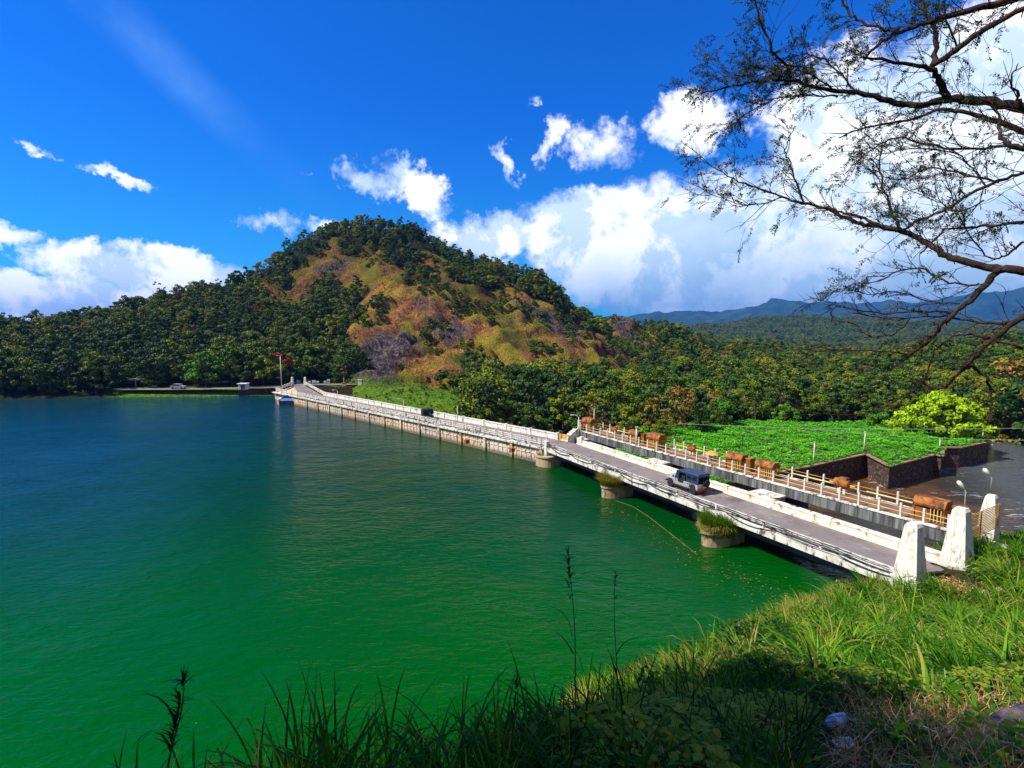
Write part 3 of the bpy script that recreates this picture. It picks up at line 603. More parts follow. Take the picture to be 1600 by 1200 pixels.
# cables slung along the bridge and dam edge
def cable(name, fn, s0, s1, w, z, sag, amp, r, seed, label, sp=4.3):
    rr = random.Random(seed); pts_ = []; n = int((s1-s0)/sp*6)
    for i in range(n+1):
        u = i/n*(s1-s0)/sp; f_ = u-math.floor(u); kk = rr.random()
        pts_.append(fn(s0+(s1-s0)*i/n, w+amp*math.sin(u*1.7+seed)+amp*.4*math.sin(u*4.1), z-sag*4*f_*(1-f_)*(.6+.4*math.sin(seed+math.floor(u)*2.3))))
    mm = MB(); mm.tube(pts_, r, 6); o = mm.build(name, BLACK, smooth=True); return tag(o, label, 'cable')
cable('cable', Q1, -1, L1, .27, 2.86, .10, .03, .035, 1, 'straight black cable running along the top of the near bridge rail')
cable('cable', Q1, -1.2, L1, .22, 2.74, .22, .05, .03, 2, 'black cable looping in shallow swags just under the top bridge rail')
cable('cable', Q1, -1.0, L1, -.05, 2.62, .38, .05, .035, 3, 'thick black cable sagging deepest down the outer white face of the bridge')
cable('cable', Q1, -.5, L1, .45, 2.50, .03, .03, .04, 5, 'black cable lying on the white ledge behind the bridge rail')
cable('cable', Q2, 0, L2, .18, 2.55, .2, .04, .03, 4, 'thin black cable hanging in swags along the dam railing', sp=3.1)
# ---- cutwater piers
def pier(fn, s, w_c, label, toph, grp=None, wd=1.0, ln=1.9, rz=0, back=1.4):
    c = fn(s, w_c, 0); o = thing('bridge_pier', label, 'pier', (c.x, c.y, 0), math.atan2(d1.y, d1.x))
    def plan(rx, yy):   # local x along the bridge, local -y towards the lake
        return [(rx*math.cos(a), -yy*math.sin(a)) for a in [math.pi*i/12 for i in range(13)]]
    sgn = -1 if (Matrix.Rotation(math.atan2(d1.y, d1.x), 3, 'Z') @ Vector((0, 1, 0))).dot(n1v) < 0 else 1
    pl = plan(wd, ln); pl = [(x, y*sgn) for x, y in pl]
    tl = [(-wd, back*sgn), (wd, back*sgn)]
    mm = MB(); mm.prism(pl+tl, -6, toph); mm.build('shaft', PIER, o, bevel=.03)
    pl2 = [(x*1.08, y*1.08) for x, y in pl]; mm = MB(); mm.prism(pl2+[(-wd*1.08, .4*sgn), (wd*1.08, .4*sgn)], toph+.005, toph+.22); mm.build('cap', PIER, o, bevel=.03)
    mm = MB(); mm.prism([(-wd*.7, .9*sgn), (wd*.7, .9*sgn), (wd*.7, 5.2*sgn), (-wd*.7, 5.2*sgn)], toph+.23, 1.94); mm.prism([(-wd*.8, back*sgn*1.01), (wd*.8, back*sgn*1.01), (wd*.8, 5.2*sgn), (-wd*.8, 5.2*sgn)], -6, toph+.228); mm.build('bearing_wall', SOFF, o)  # rear of the pier in darker concrete: the bridge's shade put into its colour
    return o, sgn
# ---- blades and leaves (used for every grassy thing)
def grass_mat(name, stops, transl=.35, rough=.55):
    m = bpy.data.materials.new(name); m.use_nodes = True; t = NT(m.node_tree); o = t.new('ShaderNodeOutputMaterial')
    at = t.new('ShaderNodeAttribute', attribute_name='tint'); c = t.ramp(at.outputs['Fac'], stops)
    p = t.new('ShaderNodeBsdfPrincipled'); t.l.new(c, p.inputs['Base Color']); p.inputs['Roughness'].default_value = rough; p.inputs['Specular IOR Level'].default_value = .12
    tr = t.new('ShaderNodeBsdfTranslucent'); t.l.new(t.mix(1.0, c, (1.2, 1.3, .5), 'MULTIPLY'), tr.inputs[0])
    mx = t.new('ShaderNodeMixShader'); mx.inputs[0].default_value = transl; t.l.new(p.outputs[0], mx.inputs[1]); t.l.new(tr.outputs[0], mx.inputs[2]); t.l.new(mx.outputs[0], o.inputs[0])
    MATS[name] = m; return m
GRASS = grass_mat('grass_blades', [(0, (.006, .025, .001)), (.35, (.022, .10, .002)), (.62, (.075, .23, .004)), (.82, (.23, .38, .010)), (1, (.46, .33, .10))])
DRYG = grass_mat('dry_grass', [(0, (.16, .17, .02)), (.5, (.36, .30, .05)), (1, (.50, .38, .14))])
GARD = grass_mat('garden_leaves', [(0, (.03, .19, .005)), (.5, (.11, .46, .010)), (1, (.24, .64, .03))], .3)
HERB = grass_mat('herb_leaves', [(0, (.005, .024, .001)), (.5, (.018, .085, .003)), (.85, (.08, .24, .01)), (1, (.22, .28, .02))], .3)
STRAW = grass_mat('straw', [(0, (.14, .06, .025)), (.5, (.46, .22, .08)), (1, (.66, .46, .22))], .1)
def blades(bx, by, bz, length, width, bend, az=None, tint=None, seg=4, lean=.15):
    n = len(bx); az = R.uniform(0, 2*np.pi, n) if az is None else az; tint = R.random(n) if tint is None else tint
    L = np.broadcast_to(length, (n,)); Wd = np.broadcast_to(width, (n,)); B_ = np.broadcast_to(bend, (n,))
    dx, dy = np.cos(az), np.sin(az); sx, sy = -dy, dx; tw = R.uniform(-1, 1, n)*.8
    sxx = sx*np.cos(tw)+dx*np.sin(tw); syy = sy*np.cos(tw)+dy*np.sin(tw)
    V = np.zeros((n, seg+1, 2, 3)); px, py, pz = np.array(bx, float), np.array(by, float), np.array(bz, float); ang = np.full(n, lean)*R.uniform(.2, 1.6, n)
    for k in range(seg+1):
        w = Wd*(1-(k/seg)**1.6)*.5+.0008
        V[:, k, 0] = np.stack([px-sxx*w, py-syy*w, pz], -1); V[:, k, 1] = np.stack([px+sxx*w, py+syy*w, pz], -1)
        px = px+dx*np.sin(ang)*L/seg; py = py+dy*np.sin(ang)*L/seg; pz = pz+np.cos(ang)*L/seg; ang = ang+B_/seg*(.5+k/seg)*1.3
    b = (np.arange(n)*(seg+1)*2)[:, None]; f = []
    for k in range(seg): f.append(np.concatenate([b+2*k, b+2*k+1, b+2*k+3, b+2*k+2], 1))
    return V.reshape(-1, 3), np.concatenate(f, 0), np.repeat(tint, (seg+1)*2)
def leaves(c, nrm_jit, size, tint=None, aspect=.6, droop=.3):
    """diamond-shaped leaves at centres c; nrm_jit: mostly upward normals"""
    n = len(c); tint = R.random(n) if tint is None else tint; size = np.broadcast_to(size, (n,))
    a = R.uniform(0, 2*np.pi, n); d = np.stack([np.cos(a), np.sin(a), R.uniform(-nrm_jit, nrm_jit, n)], -1); d /= np.linalg.norm(d, axis=1)[:, None]
    s = np.stack([-np.sin(a), np.cos(a), R.uniform(-nrm_jit, nrm_jit, n)], -1); s /= np.linalg.norm(s, axis=1)[:, None]
    dn = np.array([0, 0, -1.])*droop
    S = size[:, None]
    V = np.stack([c-d*S*.5, c-d*S*.12+s*S*aspect*.42, c+d*S*.25+s*S*aspect*.38+dn*S*.15, c+d*S*.55+dn*S*.45, c+d*S*.25-s*S*aspect*.38+dn*S*.15, c-d*S*.12-s*S*aspect*.42], 1)
    b = (np.arange(n)*6)[:, None]; F_ = np.concatenate([b+np.array([[0, 1, 2, 3]]), b+np.array([[0, 3, 4, 5]])], 0)
    return V.reshape(-1, 3), F_, np.repeat(tint, 6)
class NPB:
    def __init__(s): s.V = []; s.F = []; s.T = []; s.n = 0
    def add(s, vft): V, F_, T = vft; s.V.append(V); s.F.append(F_+s.n); s.T.append(T); s.n += len(V); return s
    def build(s, name, m, parent=None, local=True, smooth=False): return mesh_np(name, np.concatenate(s.V), np.concatenate(s.F), m, parent, smooth, {'tint': np.concatenate(s.T)}, local=local)
# ---- piers with their vegetation
p_a, sg = pier(Q1, L1+.35, .45, 'bare rust brown rounded pier under the corner where dam meets bridge', 1.15, wd=1.45, ln=1.5)
def pier_plants(o, sgn, n, mat_, h, spread, z, kind, tint=(0, 1), droop=1.6):
    b = NPB(); r = np.sqrt(R.random(n)); a = R.uniform(0, np.pi, n); x = r*np.cos(a)*1.0*spread; y = -r*np.sin(a)*1.7*spread*sgn
    b.add(blades(x, y, np.full(n, z), R.uniform(.5, 1, n)*h, .035, R.uniform(.6, droop, n), az=np.arctan2(y, x)+R.normal(0, .6, n), tint=R.uniform(*tint, n)))
    g_ = b.build(kind, mat_); g_.location = o.location; g_.rotation_euler = o.rotation_euler; return g_
def px_s(px, py):
    P = PX(px, py, 0); v = P-A; return v.dot(d1), v.dot(n1v)
p_b, sg = pier(Q1, px_s(943, 777)[0], .35, 'rounded pier topped by a dome of dry yellow grass under the bridge', 1.0, ln=1.75)
gq = pier_plants(p_b, sg, 3000, DRYG, 1.7, 1.1, 1.1, 'grass_tuft', (0, .75), 2.2); tag(gq, 'dome of dry yellow grass capping the middle bridge pier', 'grass tuft', kind=None)
p_c, sg = pier(Q1, px_s(1100, 853)[0], .3, 'tan pier overgrown with green and brown weeds, nearest the camera below the bridge', 1.0, ln=2.1)
gq = pier_plants(p_c, sg, 2600, GRASS, 1.9, 1.15, 1.1, 'weed_clump', (.25, .95), 2.0); tag(gq, 'shaggy green weeds mixed with brown stems on the nearest bridge pier', 'weed clump')
b = NPB(); n = 500; a = R.uniform(0, np.pi, n); x = np.cos(a)*1.05; y = -np.sin(a)*1.95*sg; b.add(blades(x, y, R.uniform(.9, 1.3, n), R.uniform(.5, 1.2, n), .05, R.uniform(2.2, 3.2, n), az=np.arctan2(y, x), tint=R.uniform(.2, 1, n)))
w_ = b.build('weed_fringe', DRYG, gq)
n = 2400; th = R.uniform(0, np.pi, n); rr_q = R.random(n)**.5*1.25; c = np.stack([rr_q*np.cos(th), -rr_q*np.sin(th)*1.75*sg, .75+R.random(n)*1.5*(1.25-rr_q*.7)], -1); NPB().add(leaves(c, .7, R.uniform(.08, .18, n), R.random(n), .7)).build('leafy_growth', GRASS, gq)
gq = pier_plants(p_a, sg, 160, GRASS, .7, .9, 1.3, 'weed_clump', (.3, .9), 1.2); tag(gq, 'small sprig of green weeds on the bare pier at the dam corner', 'weed clump')
# spillway piers between the two bridges, with white tops
for i, (s_, lab) in enumerate(((L1+1.2, 'white stepped pier top at the foot of the walkway stairs'), (px_s(943, 777)[0]+.6, 'white block pier top between road bridge and walkway, beyond the jeep'), (px_s(1100, 853)[0]+.8, 'white block pier top between road bridge and walkway, in front of the grey river'))):
    c = Q1(s_, 5.85, 0); o = thing('spillway_pier', lab, 'pier', (c.x, c.y, 0), math.atan2(n1v.y, n1v.x))
    mm = MB(); mm.box((2.2, 0, -1.4), (4.5, 1.9, 6.8)); mm.build('shaft', SOFF, o)
    mm = MB(); mm.box((.95, 0, 2.28), (1.9, 2.1, .55)); mm.build('block', WHITE, o, bevel=.02)
    mm = MB(); mm.box((.95, 0, 2.66), (2.1, 2.4, .2)); mm.build('cap', WHITE, o, bevel=.02)
    mm = MB(); mm.box((4.3, 0, .2), (2.9, 1.5, 6.0)); mm.build('buttress', SOFF, o)
# low weir crest closing the lake beneath the road, and sloping apron
m = MB(); sweep(m, Q1, -7, L1+1, [(4.6, -6), (10.5, -6), (10.5, -4.2), (6.4, -.6), (5.6, .12), (4.6, .12)])
tag(m.build('spillway', pm('wet_concrete', [(.3, (.02, .02, .018)), (.6, (.06, .055, .045))], 1.2, rough=.35)), 'dark wet concrete spillway crest and apron beneath the bridges', 'spillway')
# ---- gate walkway bridge
wk = thing('gate_walkway', 'raised narrow walkway bridge with brown deck, grey fascia beam and pale post railings', 'walkway', tuple(WN1))
m = MB(); sweep(m, Q3, -1.0, L3, [(.06, 3.05), (2.9, 3.05), (2.9, 3.56), (.06, 3.56)]); m.build('deck', DECKB, wk, world=True)
FASC = pm('fascia_concrete', [(.36, (.022, .022, .02)), (.50, (.10, .105, .10)), (.7, (.27, .28, .26))], 2.4, detail=5, nrough=.7, stretch=(1, 1, .07), rough=.9)
m = MB(); sweep(m, Q3, -1.0, L3, [(-.04, 2.66), (.055, 2.66), (.055, 3.5), (-.04, 3.5)]); sweep(m, Q3, -1, L3, [(2.905, 2.7), (3.0, 2.7), (3.0, 3.5), (2.905, 3.5)]); m.build('fascia', FASC, wk, world=True)
m = MB(); sweep(m, Q3, -1.0, L3, [(-.10, 3.505), (.28, 3.505), (.28, 3.605), (-.10, 3.605)]); sweep(m, Q3, -1.0, L3, [(2.7, 3.505), (3.06, 3.505), (3.06, 3.605), (2.7, 3.605)]); m.build('edge_strip', WHITE, wk, world=True)
for w in (.5, 2.2): m = MB(); sweep(m, Q3, -1.0, L3, [(w, 2.5), (w+.35, 2.5), (w+.35, 3.045), (w, 3.045)]); m.build('girder', SOFF, wk, world=True)
np_ = 29
for w in (.06, 2.86):
    for i in range(np_+1):
        q = Q3(L3*i/np_-.2, w, 3.61)
        mm = MB(); mm.bar(q, q+Vector((0, 0, 1.02)), .13, .13, up=n3v); mm.build('post', POLE, wk, world=True)
    mm = MB()
    for z_ in (3.98, 4.32): mm.tube([Q3(-1, w, z_), Q3(L3, w, z_)], .022, 6)
    mm.build('rail', OCHRE if w > 1 else YPIPE, wk, world=True)
m = MB(); q = Q3(L3+.1, .1, 3.2); m.bar(q-Vector((0, 0, 1.2)), q+Vector((0, 0, 1.75)), .32, .32, up=n3v); m.build('end_post', WALLW, wk, world=True)
# stairs climbing from the dam parapet to the walkway
st = thing('stairs', 'white concrete stair with solid side climbing from the road to the raised walkway', 'stairs', tuple(Q3(L3, 0, 2.3)))
sA = PX(886, 690, 2.35); sB = Q3(L3+.15, .35, 3.55); dv = (Vector((sB.x, sB.y, 0))-Vector((sA.x, sA.y, 0))); ln = dv.length; dn_ = dv.normalized(); sd = Vector((-dn_.y, dn_.x, 0)); sd = sd if sd.y > 0 else -sd
m = MB()
for i in range(8):
    a = sA+dn_*(ln*i/8); zt = 2.35+(i+1)*1.25/8; m.prism([((a+sd*k1+dn_*k2).x, (a+sd*k1+dn_*k2).y) for k1, k2 in ((0, 0), (0, ln/8-.002), (1.2, ln/8-.002), (1.2, 0))], 1.6, zt)
m.build('steps', WALLW, st, world=True)
m = MB(); c0_ = sA-sd*.14; c1q = Vector((sB.x, sB.y, 0))-sd*.14
m.add([Vector((c0_.x, c0_.y, 1.6)), Vector((c1q.x, c1q.y, 1.6)), Vector((c1q.x, c1q.y, 4.3)), Vector((c0_.x, c0_.y, 2.9))]+[Vector((v.x, v.y, z_))+sd*.12 for v, z_ in ((c0_, 1.6), (c1q, 1.6), (c1q, 4.3), (c0_, 2.9))],
      [(0, 1, 2, 3), (7, 6, 5, 4), (0, 4, 5, 1), (1, 5, 6, 2), (2, 6, 7, 3), (3, 7, 4, 0)]); m.build('side_wall', WALLW, st, world=True)
m = MB(); m.tube([Vector((c0_.x, c0_.y, 3.2))+sd*1.2, Vector((c1q.x, c1q.y, 4.7))+sd*1.2], .03, 6); m.tube([Vector((c0_.x, c0_.y, 2.3))+sd*1.2, Vector((c0_.x, c0_.y, 3.2))+sd*1.2], .03, 6); m.build('handrail', SEATM, st, world=True)
# ---- hoist housings and motors on the walkway
def s3(px, py, z=3.6): v = PX(px, py, z)-WN1; return v.dot(d3), v.dot(n3v)
rz3 = math.atan2(-d3.y, -d3.x)       # local +x runs towards the near end
def hoist(px, py, sc, label, side=True):
    s_, w_ = s3(px, py); w_ = 1.35; q = Q3(s_, w_, 3.562)
    o = thing('hoist_housing', label, 'gate hoist', tuple(q), rz3, 'hoist housings on the walkway'); o.scale = (sc*.9, sc*.95, sc*.95)
    L_, D_ = 1.9, 1.15
    mm = MB(); mm.box((-.42, 0, .42), (.9, D_*.78, .84)); mm.build('base_box', RUST, o, bevel=.015)
    mm = MB(); mm.box((.42, 0, .40), (.7, D_*.45, .8)); mm.build('dark_void', SEATM, o, bevel=.015)  # dark block fills the open half, shade of the void put into its colour
    mm = MB(); mm.extrude_xz([(-.58, .95), (.58, .95), (.62, 1.12), (.36, 1.52), (-.36, 1.52), (-.62, 1.12)], -L_/2, L_/2, Matrix.Rotation(math.pi/2, 4, 'Z')); mm.build('hood', RUST, o, bevel=.02)
    mm = MB()
    for x in (-.88, .88):
        for y in (-.5, .5): mm.bar((x, y, 0), (x, y, .95), .1, .1)
    mm.build('frame', RUST, o)
    mm = MB()
    for k in range(5): mm.bar((.80, -.42+k*.21, .08), (.93, -.42+k*.21, .93), .09, .04)
    for k in range(4):
        for y_ in (-.5, .5): mm.bar((.12+k*.2, y_, .05), (.12+k*.2, y_, .94), .05, .06)
    mm.build('slat_screen', OCHRE, o)
    if side:
        mm = MB(); mm.box((1.45, .15, .62), (.5, .7, 1.25)); mm.box((1.45, .15, 1.28), (.6, .8, .1)); mm.build('gear_cabinet', RUST, o, bevel=.02)
        mm = MB(); mm.box((1.15, .15, .35), (.12, .12, .7)); mm.build('bracket', OCHRE, o)
    return o
hoist(925, 671, 1.15, 'ochre hoist housing at the far end of the walkway beside a pale pole', False)
hoist(1004, 689, 1.0, 'ochre hoist housing just behind the tall white walkway post')
hoist(1031, 698, 1.15, 'broad ochre hoist housing, second from the far end with an open slatted side', False)
hoist(1159, 730, 1.05, 'rust stained hoist housing backed by bright green garden, with a tall gear cabinet')
hoist(1208, 742, 1.02, 'darker brown rounded hoist housing in the middle of the walkway', False)
hoist(1459, 810, 1.12, 'large orange rust hoist housing nearest the white gate pillars')
def motor(px, py, sc, label, cover=False):
    s_, _ = s3(px, py); q = Q3(s_, 2.2, 3.562); o = thing('drive_motor', label, 'motor', tuple(q), rz3, 'drive motors on the walkway'); o.scale = (sc,)*3
    mm = MB(); mm.box((-.15, 0, .2), (.16, .3, .4)); mm.box((.2, 0, .2), (.16, .3, .4)); mm.build('pedestal', POLE, o)
    if cover:
        mm = MB(); mm.lathe([(.75, .62), (.66, .72), (.25, .95), (.05, 1.0)], n=8); mm.build('cover', OCHRE, o)
    else:
        mm = MB(); mm.lathe([(.12, -.5), (.30, -.45), (.34, -.2), (.34, .25), (.28, .42), (.1, .5)], c=(0, 0, .68), n=12, M=Matrix.Rotation(math.pi/2, 3, 'Y')); mm.build('casing', RUST, o, auto=.6)
        mm = MB(); mm.box((.1, 0, 1.02), (.5, .4, .14)); mm.build('terminal_box', RUST, o, bevel=.02)
    mm = MB(); mm.lathe([(.07, -.8), (.07, .8)], c=(0, 0, .62), n=8, M=Matrix.Rotation(math.pi/2, 3, 'Y')); mm.build('shaft_stub', OCHRE, o)
    return o
motor(966, 678, 1.0, 'small ochre motor between the far hoist housing and the tall post')
motor(1092, 708, 1.0, 'small rusty motor on pale feet, beyond the parked jeep roof')
motor(1122, 716, .95, 'flat ochre umbrella shaped cover over a walkway motor', True)
motor(1322, 768, 1.25, 'dark brown rusty drive motor standing alone on the near half of the walkway')
for a_, b_, l_ in ((1215, 1315, 'left of the lone brown motor'), (1330, 1452, 'between the lone brown motor and the nearest hoist'), (1035, 1088, 'beyond the jeep roof'), (1128, 1150, 'short length beside the umbrella shaped cover'), (935, 962, 'beside the farthest hoist')):
    ds = MB(); sa, _ = s3(a_, 672+.270*(a_-905)); sb, _ = s3(b_, 672+.270*(b_-905)); ds.tube([Q3(sa, 2.2, 4.22), Q3(sb, 2.2, 4.22)], .055, 8)
    tag(ds.build('drive_shaft', YPIPE, smooth=True), 'thin yellow drive shaft on the walkway, '+l_, 'drive shaft')
# ---- gate pillars
def pillar(px, py, top_py, z, w0, w1, label, rz=None):
    P = PX(px, py, z); dist = P.y; h = (py-top_py)/FPX*dist*1.02
    o = thing('gate_pillar', label, 'pillar', tuple(P), math.atan2(d1.y, d1.x) if rz is None else rz)
    mm = MB(); mm.box((0, 0, -.3), (w0*1.12, w0*1.12, 1.9), taper=.98); mm.build('plinth', PILLAR, o, bevel=.02)
    mm = MB(); mm.box((0, 0, .65+(h-.85)/2), (w0, w0, h-.85), taper=w1/w0); mm.build('shaft', PILLAR, o, bevel=.02)
    mm = MB(); mm.box((0, 0, h-.1), (w1*1.02, w1*1.02, .2), taper=.68); mm.build('cap', PILLAR, o, bevel=.015)
    # recessed side panel frame
    mm = MB(); hh = h-.9
    for sx in (-1, 1):
        a = Vector((sx*w0*.36, -w0*.5-.01, .7)); b_ = Vector((sx*w1*.30, -w1*.5-.01, .6+hh)); mm.bar(a, b_, .09, .05, up=(0, 1, 0))
        a = Vector((w0*.5+.01, sx*w0*.36, .7)); b_ = Vector((w1*.5+.01, sx*w1*.30, .6+hh)); mm.bar(a, b_, .09, .05, up=(1, 0, 0))
    mm.build('fillet', PILLAR, o)
    return o, h
pA, hA = pillar(1420, 917, 811, 2.1, 1.22, .66, 'tall tapered white gate pillar on the lake side of the road, nearest the grass')
pB, hB = pillar(1494, 891, 788, 2.1, 1.28, .70, 'tall tapered white gate pillar between the road and the walkway')
pC, hC = pillar(1546, 816, 771, 3.5, .82, .56, 'shorter white pillar carrying a lamp at the far side of the slatted gate')
# slatted walkway gate between pillars B and C
gA = PX(1514, 832, 3.6); gB = PX(1560, 820, 3.6); gB = Vector((pC.location.x+.1, pC.location.y-.5, 3.6)); gA = Vector((pB.location.x+.9, pB.location.y+.9, 3.6))
gt = thing('walkway_gate', 'ochre slatted metal gate between the two white pillars at the walkway entrance', 'gate', tuple(gA))
mm = MB(); zz0, zz1 = 3.35, 5.0
for i in range(15): z_ = zz0+(zz1-zz0)*i/14; mm.bar(gA+Vector((0, 0, z_-3.6)), gB+Vector((0, 0, z_-3.6)), .03, .05)
mm.build('slats', OCHRE, gt, world=True)
mm = MB()
for f_ in (0, .5, 1): c = gA.lerp(gB, f_); mm = MB(); mm.bar(c+Vector((0, 0, zz0-3.65)), c+Vector((0, 0, zz1-3.55)), .07, .07); mm.build('upright', OCHRE, gt, world=True)
# lamps by the gate
def lamp(px, py, top_py, z, label, lean=(-.55, .1), hd=.55, scale=1, head_only=False):
    P = PX(px, py, z); k = P.y/FPX; h = (py-top_py)*k; o = thing('street_lamp', label, 'lamp', tuple(P))
    mm = MB(); mm.tube([(0, 0, 0), (0, 0, h*.78), (lean[0]*.15*scale, lean[1]*.15, h*.82)], .035*scale, 8); mm.build('pole', POLE, o, smooth=True)
    d = Vector((lean[0], lean[1], .75)).normalized(); a = Vector((lean[0]*.15*scale, lean[1]*.15, h*.82)); M = d.to_track_quat('Z', 'Y').to_matrix()
    mm = MB(); mm.lathe([(.03*scale, 0), (.05*scale, .1*scale), (.12*scale, .28*scale), (.15*scale, .5*scale), (.13*scale, .7*scale), (.04*scale, .78*scale)], c=a, n=12, M=M); mm.build('lamp_head', GLASSW, o, smooth=True)
    return o
lamp(1547, 772, 738, 5.1, 'pale lamp leaning on its pole above the shorter gate pillar', scale=1.0)
lamp(1505, 812, 752, 3.55, 'pale lamp on a thin pole just behind the tall middle gate pillar', scale=1.0)
# maroon barrier bars by the pillar
bz_ = thing('barrier_bar', 'maroon and black barrier bars leaning beside the middle gate pillar', 'barrier', tuple(PX(1470, 868, 2.4)))
mm = MB(); mm.tube([PX(1462, 872, 2.45), PX(1482, 842, 3.0)], .05, 8); mm.build('bar', MAROON, bz_, world=True)
mm = MB(); mm.tube([PX(1472, 871, 2.45), PX(1488, 850, 2.9)], .045, 8); mm.tube([PX(1455, 868, 2.5), PX(1495, 862, 2.9)], .04, 8); mm.build('brace', BLACK, bz_, world=True)
# white pipes / low copings behind the pillar, and abutment walls
ab = thing('abutment_wall', 'low cream topped abutment walls of dark brick beside the walkway gate', 'wall', tuple(PX(1530, 850, 2.4)))
mm = MB(); a, b_ = PX(1512, 838, 2.6), PX(1590, 860, 2.2); mm.bar(a-Vector((0, 0, 1)), b_-Vector((0, 0, 1)), .45, 2.0); mm.build('wall', STONE, ab, world=True)
mm = MB(); mm.bar(a+Vector((0, 0, .06)), b_+Vector((0, 0, .06)), .55, .11); mm.build('coping', CREAM, ab, world=True)
wp = MB(); wp.tube([Q1(7, 6.0, 2.35), Q1(.6, 6.2, 2.42)], .14, 10); tag(wp.build('water_pipe', WALLW, smooth=True), 'fat white pipe running behind the parapet towards the middle gate pillar', 'pipe')
# ================================================================ VEHICLES
def wheel(parent, c, r, w, name='wheel', ax='Y'):
    o = bpy.data.objects.new(name, None); COL.objects.link(o); o.parent = parent; o.location = c
    M = Matrix.Rotation(math.pi/2, 3, 'X') if ax == 'Y' else Matrix.Rotation(math.pi/2, 3, 'Y')
    mm = MB(); mm.lathe([(r*.58, -w*.5), (r*.9, -w*.5), (r, -w*.32), (r, w*.32), (r*.9, w*.5), (r*.58, w*.5)], n=22, M=M); mm.build('tyre', RUBBER, o, auto=.7)
    mm = MB(); mm.lathe([(r*.56, -w*.36), (r*.50, -w*.40), (r*.30, -w*.2), (r*.2, -w*.44), (.02, -w*.44)], n=16, M=M); mm.lathe([(r*.56, w*.36), (r*.50, w*.40), (r*.30, w*.2), (r*.2, w*.44), (.02, w*.44)], n=16, M=M); mm.build('rim', CHROME, o, auto=.7)
    return o
def panel(mb, pts_, th, axis):   # polygon in x,z extruded along y from y=axis by th
    n = len(pts_); vs = [(x, axis, z) for x, z in pts_]+[(x, axis+th, z) for x, z in pts_]
    return mb.add(vs, [tuple(range(n)), tuple(reversed(range(n, 2*n)))]+[(i, n+i, n+(i+1) % n, (i+1) % n) for i in range(n)])
def jeep(label, loc, rz):
    o = thing('jeep', label, 'jeep', loc, rz)
    hw = .72
    mm = MB()
    for sd_ in (-1, 1):
        y = sd_*hw-(.0 if sd_ < 0 else .05)
        panel(mm, [(-1.75, .55), (-1.55, .55), (-1.5, .82), (-1.32, .98), (-.98, .98), (-.80, .82), (-.72, .50), (1.02, .50), (1.02, 1.02), (.62, 1.08), (.55, .74), (.0, .70), (-.18, .98), (-1.75, 1.02)], .05, y)
    mm.box((-1.74, 0, .80), (.05, 1.44, .46)); mm.box((-.2, 0, .49), (3.0, 1.40, .06)); mm.box((1.0, 0, .78), (.06, 1.40, .54))
    mm.build('body', SILVER, o, bevel=.012)
    mm = MB(); mm.box((1.5, 0, .86), (.98, .94, .40), tx=(1, .88)); mm.build('hood', SILVER, o, bevel=.04)
    mm = MB(); mm.box((2.0, 0, .80), (.05, .98, .50))
    mm.build('grille', SILVER, o, bevel=.01)
    mm = MB()
    for k in range(7): mm.box((2.03, -.27+k*.09, .80), (.02, .035, .34))
    mm.build('grille_slots', SEATM, o)
    for sd_ in (-1, 1):
        mm = MB(); mm.lathe([(.10, 0), (.10, .05), (.07, .07)], c=(2.02, sd_*.38, .88), n=12, M=Matrix.Rotation(math.pi/2, 3, 'Y')); mm.build('headlight', GLASSW, o)
        mm = MB(); mm.extrude_xz([(.95, .50), (1.05, .80), (1.25, .92), (1.95, .92), (2.02, .78), (1.96, .78), (1.9, .86), (1.28, .86), (1.12, .76), (1.02, .50)], sd_*.46 if sd_ > 0 else -.76, sd_*.76 if sd_ > 0 else -.46); mm.build('fender', SILVER if True else SEATM, o, bevel=.01)
        mm = MB(); mm.box((-1.80, sd_*.6, .62), (.05, .12, .12)); mm.build('tail_lamp', REDP, o)
    # hard top: roof, side walls with window openings, rear frame
    rf = MB(); rf.box((-.62, 0, 1.86), (2.36, 1.50, .10), tx=(.96, .90)); rf.box((-.62, 0, 1.80), (2.42, 1.54, .05)); rf.build('roof', NAVY, o, bevel=.03)
    mm = MB()
    for sd_ in (-1, 1):
        y = sd_*hw-(0 if sd_ < 0 else .04)
        panel(mm, [(-1.78, 1.0), (-.42, 1.0), (-.42, 1.30), (-1.78, 1.30)], .04, y)
        panel(mm, [(-1.78, 1.62), (-.42, 1.62), (-.42, 1.79), (-1.78, 1.79)], .04, y)
        for a, b_ in ((-1.78, -1.62), (-1.14, -1.04), (-.54, -.42), (.46, .58)): panel(mm, [(a, 1.30), (b_, 1.30), (b_, 1.62), (a, 1.62)], .04, y+.001)
        panel(mm, [(.46, 1.0), (.58, 1.0), (.58, 1.30), (.46, 1.30)], .04, y); panel(mm, [(-.42, 1.68), (.58, 1.68), (.58, 1.79), (-.42, 1.79)], .04, y)
    for y in (-.68, .68): mm.box((-1.77, y, 1.40), (.05, .10, .78))
    mm.box((-1.77, 0, 1.73), (.05, 1.4, .12)); mm.build('canopy', NAVY, o)
    for sd_ in (-1, 1):
        for a, b_ in ((-1.62, -1.14), (-1.04, -.54)):
            w_ = MB(); panel(w_, [(a, 1.30), (b_, 1.30), (b_, 1.62), (a, 1.62)], .01, sd_*hw-(-.015 if sd_ < 0 else .025)); w_.build('side_window', DARKG, o)
    mm = MB(); panel(mm, [(.60, 1.02), (.98, 1.02), (.72, 1.62), (.60, 1.62)], .035, -.72); panel(mm, [(.60, 1.02), (.98, 1.02), (.72, 1.62), (.60, 1.62)], .035, .685); mm.build('quarter_panel', NAVY, o)
    mm = MB()
    for y in (-.68, .68): mm.bar((1.02, y, 1.04), (.72, y, 1.78), .06, .06)
